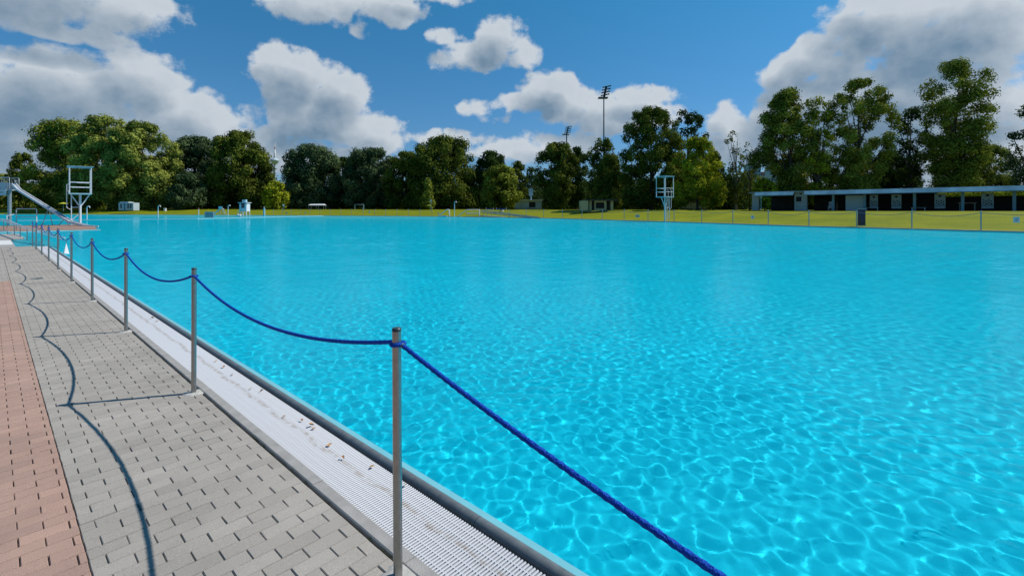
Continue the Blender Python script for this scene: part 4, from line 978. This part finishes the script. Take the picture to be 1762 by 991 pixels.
# pool steps with rails and ramp
def steps():
    D = FPX*H/(372.7-HYP); 
    t, s = local('pool_steps', 'steel handrails of the pool steps left of the tall shower', 'steps', 764, D, .03)
    q = MB()
    for sy in (-.5, .6): q.tube([(-11*s, sy, -.1), (4*s, sy, 11*s), (6*s, sy, 12*s), (9*s, sy, 11.5*s), (9.5*s, sy, 0)], .06, 8)
    q.build('hand_rail', WHITE, t); q = MB(); q.box((0, .05, .02), (10*s, 1.0, .25)); q.build('tread', TEALP, t)
    t, s = local('platform_steps', 'white step platform with handrails at the start of the ramp', 'steps', 806, D-2, .03)
    q = MB()
    for sy in (-.6, .6): q.tube([(-20*s, sy, -.1), (-3*s, sy, 11.5*s), (0, sy, 12*s), (19*s, sy, 12*s), (19*s, sy, 0)], .055, 8)
    q.build('hand_rail', WHITE, t); q = MB(); q.box((8*s, 0, 5.4*s), (22*s, 1.3, .14)); q.build('landing', WHITE, t)
    q = MB()
    for k in range(7): q.tube([(-3*s+k*3.5*s, -.6, 0), (-3*s+k*3.5*s, -.6, 12*s)], .035, 6)
    q.build('uprights', STEEL_D, t)
    # access ramp rails run down towards the viewer
    a0 = (825, D-1, 361.8); a1 = (925, FPX*H/(375.2-HYP)-1, 374.6)
    o = P(a0[0], a0[1], 0); t = empty('access_ramp', 'long blue-grey access ramp with handrails descending into the pool', 'ramp', o)
    A = P(a0[0], a0[1], zat(a0[2], a0[1]))-o; B = P(a1[0], a1[1], zat(a1[2], a1[1]))-o
    q = MB(); 
    for oy in (0, 1.2):
        for dz in (0, -.4): q.tube([A+Vector((oy, .3*oy, dz)), B+Vector((oy, .3*oy, dz*.5))], .06, 8)
    q.build('hand_rail', mat('rail_blue_grey', (.13, .24, .30), rough=.5), t)
    q = MB()
    for k in range(13):
        v = A.lerp(B, k/12.5); q.tube([Vector((v.x, v.y, -.3)), v], .045, 6)
    q.build('uprights', STEEL_D, t)
    q = MB(); q.beam(A-Vector((-.6, -.2, 1.2)), B-Vector((-.6, -.2, .35)), 1.2, .1); q.build('ramp_deck', mat('ramp_deck', (.25, .33, .36)), t)
steps()
# blue net, pool hoist
t, s = local('blue_net', 'blue sports net stretched between posts on the lawn behind the ramp', 'net', 854, 122, .55)
q = MB()
for x_ in (-2.6, -.75, 0, 2.6): q.tube([(x_, 0, 0), (x_, 0, 1.5)], .05, 6)
q.build('post', WHITE, t); q = MB(); q.box((-1.68, 0, 1.12), (1.75, .04, .22)); q.box((1.3, 0, 1.12), (2.5, .04, .22)); q.build('net', mat('net_blue', (.01, .05, .42), rough=.8), t)
t, s = local('pool_hoist', 'dark teal pool hoist with white seat beside the ramp', 'hoist', 858, 116, .05)
q = MB(); q.box((-.3, 0, .85), (1.7, .6, .22)); q.tube([(-1, 0, 0), (-1, 0, .8)], .07, 8); q.tube([(.4, 0, 0), (.4, 0, 1.3), (.9, 0, 1.4)], .07, 8); q.build('frame', mat('hoist_teal', (.02, .12, .13)), t)
q = MB(); q.lathe((.95, 0, .85), [(.18, 0), (.26, .15), (.22, .4), (.1, .5)], 10); q.build('seat', WHITE, t)

# ------------------------------------------------------------------ kiosk, far house
t, s = local('kiosk', 'pale yellow flat-roofed kiosk with dark openings on the lawn', 'kiosk', 1028, 100, 1.42)
YEL = mat('yellow_render', (.42, .40, .24), rough=.9, var=.08, scale=1)
u = 100/FPX
q = MB(); q.box(((1005-1028)*u, .6, .98), (12*u, 3.0, 1.98)); q.box(((1016-1028)*u, 0, .98), (4*u, .2, 1.96)); q.box(((1024-1028)*u, 0, .98), (2.2*u, .2, 1.96)); q.box(((1032.5-1028)*u, 0, .18), (15*u, .2, .36)); q.box(((1032.5-1028)*u, 0, 1.80), (15*u, .2, .34)); q.box(((1041.5-1028)*u, 0, .98), (3.5*u, .2, 1.96)); q.box(((1053-1028)*u, -.0, .98), (4*u, .25, 1.96)); q.box(((1036-1028)*u, 3.2, .98), (40*u, .15, 1.96)); q.build('wall', YEL, t)
q = MB(); q.box(((1034-1028)*u, 1.2, 2.10), (56*u, 4.6, .22)); q.build('roof', mat('roof_felt', (.05, .055, .06), rough=.8), t)
q = MB(); q.box(((1020-1028)*u, .14, .97), (5*u-.1, .05, 1.9)); q.build('door', DARK, t)
q = MB(); q.box(((1032.5-1028)*u, .05, 1.0), (15*u-.1, .05, 1.2)); q.build('window', DARK, t)
q = MB(); q.box(((1047-1028)*u, .2, 1.0), (6*u, .05, 1.9)); q.build('shutter', DARK, t)
t, s = local('far_house', 'pale blue-grey flat house behind the trees in the gap', 'house', 908, 170, 1.5)
q = MB(); q.box((0, 0, 1.6), (9.5, 6, 3.0)); q.build('wall', mat('pale_blue_wall', (.28, .36, .42), var=.12, scale=.6), t)
q = MB(); q.box((0, -.2, 3.22), (10.3, 7, .2)); q.build('roof', WHITE, t)
q = MB(); q.box((1.5, -3.02, 1.6), (2.2, .06, 1.8)); q.build('window', DARK, t)
q = MB(); q.box((1.2, 1.5, 6.2), (1.5, 1.2, 2.6)); q.tube([(1.2, 1.5, 3.2), (1.2, 1.5, 5.0)], .3, 8); q.build('vent_tower', mat('tank_teal', (.20, .36, .42)), t)
t, s = local('white_hut', 'low white hut with a railing behind the yellow-green tree', 'hut', 1192, 118, 1.45)
q = MB(); q.box((0, 0, 1.0), (6.2, 3, 1.5)); q.build('wall', mat('grey_wall', (.28, .30, .31)), t)
q = MB(); q.box((0, 0, 1.85), (6.8, 3.6, .16)); q.build('roof', WHITE, t)
q = MB(); q.box((0, -1.7, 2.5), (6.2, .05, .05)); [q.box((k, -1.7, 2.2), (.05, .05, .58)) for k in np.arange(-3, 3.1, .75)]; q.build('railing', TEALP, t)

# ------------------------------------------------------------------ bin
t, s = local('tall_bin', 'tall dark navy bin with pale lid standing at the lawn edge', 'bin', 1482.5, 46.0, .12)
q = MB(); q.box((0, 0, .78), (.44, .44, 1.56)); q.build('body', NAVY, t)
q = MB(); q.box((0, 0, 1.60), (.5, .5, .07)); q.build('lid', mat('lid_grey', (.3, .33, .35)), t)
q = MB(); q.box((0, 0, .03), (.56, .5, .06)); q.build('foot', CONC, t)

# ------------------------------------------------------------------ changing pavilion on the right
def pavilion():
    A = P(1293, 81, 0); B = P(1762, 57, 0); e = (B-A).normalized(); nrm = Vector((e.y, -e.x, 0)); zb = 1.40
    rz = math.atan2(e.y, e.x)
    t = empty('changing_pavilion', 'long low flat-roofed changing pavilion with white panels beyond the right lawn', 'pavilion', (A.x, A.y, zb), rz)
    def S(px, off=0.0):
        o = A+nrm*off; k = (px-CXP)/FPX; dv = Vector((RT[0]-k*FW[0], RT[1]-k*FW[1], 0)); return -o.dot(dv)/e.dot(dv)
    # local frame: x along the front (to the right), y away from the viewer
    Lt = S(1762)+22
    wall = mat('pavilion_render', (.34, .36, .35), rough=.85, var=.1, scale=1.2)
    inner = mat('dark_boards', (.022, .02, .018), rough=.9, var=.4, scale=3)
    x0, x1, x2, x3 = S(1294), S(1305.5), S(1367), S(1388.5)
    q = MB(); q.box(((Lt)/2+.2, 3.2, 3.02), (Lt+.8, 7.4, .20)); q.build('roof', mat('roof_sheet', (.20, .24, .26), rough=.5, var=.3, scale=.8), t)
    def block(name, a, b):
        q = MB(); q.box(((a+b)/2, .18, 1.44), (b-a, .36, 2.92)); o = q.build(name, wall, t)
        j = MB()
        for zz in (.65, 1.3, 1.95): j.box(((a+b)/2, -.006, zz), (b-a-.02, .008, .025))
        j.build('joint_lines', mat('joint', (.12, .12, .12)), o); return o
    block('wall_block', x0, x1); w2 = block('wall_block', x2, x3)
    q = MB(); q.box((S(1374.5), -.03, 1.85), (S(1379)-S(1370), .04, .75)); q.build('notice_panel', DARK, w2)
    q = MB(); q.box((S(1378), -.03, 2.68), (.35, .06, .18)); q.build('vent', DARK, w2)
    al = mat('fascia_sheet', (.72, .74, .75), rough=.35, metal=.0, var=.25, scale=.7, detail=6)
    def fascia(a, b, drop=.80):
        q = MB(); q.add([(a, -.95, 2.95-drop*.55), (b, -.95, 2.95-drop*.55), (b, -.55, 2.95+.13), (a, -.55, 2.95+.13), (a, -.92, 2.90-drop*.55), (b, -.92, 2.90-drop*.55), (b, -.50, 3.05), (a, -.50, 3.05)],
                        [(0, 1, 2, 3), (4, 7, 6, 5), (0, 4, 5, 1), (1, 5, 6, 2), (2, 6, 7, 3), (3, 7, 4, 0)]); o = q.build('fascia', al, t)
        g = MB(); g.box(((a+b)/2, -.96, 2.95-drop*.55-.05), (b-a, .05, .09)); g.build('gutter', mat('gutter', (.10, .14, .16)), o)
    fascia(S(1301.5), S(1368.5)); fascia(S(1386.5), Lt)
    # back wall, lower than the roof so the trees show through the gap
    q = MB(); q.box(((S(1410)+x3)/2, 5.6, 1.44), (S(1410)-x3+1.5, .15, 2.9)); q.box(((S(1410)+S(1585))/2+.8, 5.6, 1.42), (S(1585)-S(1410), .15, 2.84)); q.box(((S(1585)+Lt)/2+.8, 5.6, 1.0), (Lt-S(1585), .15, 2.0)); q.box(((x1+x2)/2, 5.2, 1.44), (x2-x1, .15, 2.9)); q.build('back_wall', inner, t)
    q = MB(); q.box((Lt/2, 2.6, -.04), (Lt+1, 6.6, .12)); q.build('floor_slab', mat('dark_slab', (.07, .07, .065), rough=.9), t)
    for px in (1433, 1487, 1573, 1656, 1745):
        q = MB(); q.box((S(px), .3, 1.46), (.30, .30, 2.92)); q.build('post', mat('post_teal', (.16, .27, .31), rough=.6), t)
    q = MB(); q.box(((S(1452)+S(1482.5))/2, .9, 1.15), (S(1482.5)-S(1452), .1, 2.3)); q.build('screen_wall', mat('screen_white', (.42, .46, .44), var=.06), t)
    # boards with round and square cut-outs
    for px in (1501, 1540, 1615.5, 1698):
        w = 14.5*57/FPX*.95 if px < 1510 else 14.5*62/FPX
        b = MB(); b.box((S(px), .8, 1.35), (w, .08, 1.95)); o = b.build('patterned_board', mat('board_white', (.27, .31, .30), var=.08), t)
        c = MB()
        for i in range(4):
            for j in range(2):
                c.box((S(px)+(-.33+.22*i+(.0 if j else .0))*w/1.05, .755, 1.42-.32*j-(.14 if i % 2 else 0)), (.15, .012, .15))
        c.box((S(px), .755, .78), (w*.98, .012, .07)); c.lathe((S(px), .755, 2.02), [(.17, -.17), (.17, .17)], 12) if False else c.box((S(px), .755, 2.02), (.26, .012, .26)); c.build('cutouts', DARK, o)
    q = MB(); q.tube([(S(1311), -.3, 0), (S(1311), -.3, 2.35)], .06, 8); q.box((S(1311), -.35, 2.25), (.45, .06, .35)); q.build('sign_post', TEALP, t)
    return t, S, A, e, nrm, rz, zb
pv, S, A, e, nrm, prz, zb = pavilion()
def at_pav(px, off, z=0): p = A+e*S(px)-nrm*off; return (p.x, p.y, zb+.03+z)
# white stacked chairs under the roof
t = empty('stacked_chairs', 'stack of white plastic chairs in the open left bay of the pavilion', 'chairs', at_pav(1424, 1.2), prz)
for k in range(3):
    q = MB(); z = .42+k*.16; q.box((0, 0, z), (.5, .46, .05)); q.box((0, .24, z+.32), (.46, .05, .6)); q.build('chair_shell', WHITE, t)
for sx in (-.22, .22):
    for sy in (-.2, .2): q = MB(); q.tube([(sx, sy, 0), (sx*.9, sy*.9, .42)], .025, 6); q.build('leg', WHITE, t)
t = empty('picnic_table', 'wooden table with pale top under the pavilion roof, right bay', 'table', at_pav(1662, 1.4), prz)
q = MB(); q.box((0, 0, 1.05), (1.7, .8, .07)); q.build('tabletop', mat('table_wood', (.46, .28, .17)), t)
for sx in (-.7, .7): q = MB(); q.box((sx, 0, .5), (.1, .6, 1.0)); q.build('leg', mat('table_leg', (.2, .2, .16)), t)
for (px, lb) in ((1500, 'low grey bench in front of the first patterned board'), (1580, 'low grey bench beside the second pavilion post')):
    t = empty('bench', lb, 'bench', at_pav(px, .2), prz, 'benches under the pavilion roof')
    q = MB(); q.box((0, 0, .46), (1.6, .4, .06)); q.build('seat', mat('bench_grey', (.22, .25, .25)), t)
    for sx in (-.65, .65): q = MB(); q.box((sx, 0, .22), (.08, .35, .42)); q.build('leg', STEEL_D, t)

# ------------------------------------------------------------------ floodlight masts, telecom tower, city blocks
def floodlight(label, x, D, ytop, yplat, yhid, wpx):
    z = zat(yplat, D); zt = zat(ytop, D); s = D/FPX
    t = empty('floodlight_mast', label, 'floodlight', P(x, D, 0), -YAW, 'stadium floodlight masts')
    q = MB(); q.tube([(0, 0, 0), (0, 0, z)], [1.15*s*1.3, .95*s], 12); q.build('pole', mat('mast_teal', (.035, .075, .095), rough=.6), t)
    q = MB(); q.box((-.5*s*3, 0, z), (wpx*s, 2.2, .35)); q.build('platform', mat('mast_teal', (.035, .075, .095)), t)
    q = MB(); lean = .22*(zt-z)
    q.beam((0, 0, z), (lean, 0, zt), .9, .7)
    for k in range(4):
        f_ = (k+.6)/4.2; q.beam((lean*f_-wpx*s*.36, -.5, z+(zt-z)*f_), (lean*f_+wpx*s*.5, -.5, z+(zt-z)*f_+.8), .2, .2)
    q.build('lamp_frame', mat('mast_teal', (.035, .075, .095)), t)
    lm = None
    for k in range(4):
        f_ = (k+.6)/4.2
        for j in range(5):
            xx = lean*f_-wpx*s*.34+j*wpx*s*.19
            if lm is None:
                q = MB(); q.box((0, 0, 0), (wpx*s*.12, .9, (zt-z)*.11), M=Matrix.Rotation(math.radians(20), 3, 'X')); lm = q.build('lamp', mat('lamp_glass', (.05, .08, .10), rough=.3), t); o = lm
            else: o = lm.copy(); COL.objects.link(o); o.parent = t
            o.location = (xx, -.9, z+(zt-z)*f_+j*.15)
floodlight('taller stadium floodlight mast rising above the airy tree', 1039, 180, 149, 169, 240, 16)
floodlight('smaller, farther stadium floodlight mast left of the tall one', 975, 285, 218, 232, 250, 12)
t = empty('telecom_tower', 'distant telecom tower with round pod and red and white antenna', 'tower', P(472.8, 1500, 0), -YAW)
u = 1500/FPX; zp = zat(283, 1500)
q = MB(); q.lathe((0, 0, 0), [(4.6, 0), (3.4, zp*.6), (2.8, zp+10)], 16); q.build('shaft', mat('hazed_concrete', (.27, .34, .38)), t)  # bluish distance haze is mixed into the shaft and pod colours
q = MB(); q.lathe((0, 0, zp), [(4, 0), (8, 3), (12, 9), (13.5, 11), (13.5, 13), (10, 15), (5, 19), (3, 21)], 20); q.build('pod', mat('hazed_pod', (.36, .43, .47)), t)
q = MB(); q.lathe((0, 0, zp+21), [(3, 0), (2.4, 22), (1.2, 23), (1, 48)], 10)
for k in range(4): q.lathe((0, 0, zp+23+k*5.2), [(4.2-.6*k, 0), (4.2-.6*k, .8)], 12)
q.build('antenna', mat('antenna_white', (.6, .6, .62)), t)
q = MB(); q.lathe((0, 0, zp+48), [(1.7, 0), (1.5, 7)], 8); q.build('antenna_band', mat('antenna_red', (.45, .12, .10)), t)
def block(name, label, x0, x1, y0, D, m, rows, cols, wm):
    s = D/FPX; w = (x1-x0)*s; h = zat(y0, D); t = empty(name, label, 'building', P((x0+x1)/2, D, 0), -YAW, 'far city buildings')
    q = MB(); q.box((0, 6, h/2), (w, 12, h)); q.build('wall', m, t)
    q = MB(); q.box((0, 6, h+.3), (w+.6, 12.6, .5)); q.build('parapet', m, t)
    k = None
    for r_ in range(rows):
        for c in range(cols):
            if k is None: q = MB(); q.box((0, 0, 0), (w/cols*.5, .12, 2.0)); k = q.build('window', wm, t); o = k
            else: o = k.copy(); COL.objects.link(o); o.parent = t
            o.location = (-w/2+w*(c+.5)/cols, -.03, h-2.6-3.4*r_)
GW = mat('far_window', (.02, .04, .09), rough=.2)
block('city_tower', 'teal glass tower block behind the thin trees', 1291, 1309, 283, 420, mat('teal_cladding', (.16, .33, .42), var=.1), 5, 4, GW)
block('city_block', 'red-brown building between the two pale far blocks', 1308, 1330, 297, 440, mat('red_render', (.30, .14, .11), var=.1), 3, 5, GW)
block('city_block', 'pale blue stepped building right of the red-brown one', 1329, 1350, 290, 400, mat('pale_blue_render', (.30, .44, .50), var=.1), 4, 3, GW)
block('city_block', 'low pale building with flat roof above the round bush', 1290, 1332, 304, 380, mat('grey_render', (.32, .40, .44), var=.1), 2, 8, GW)
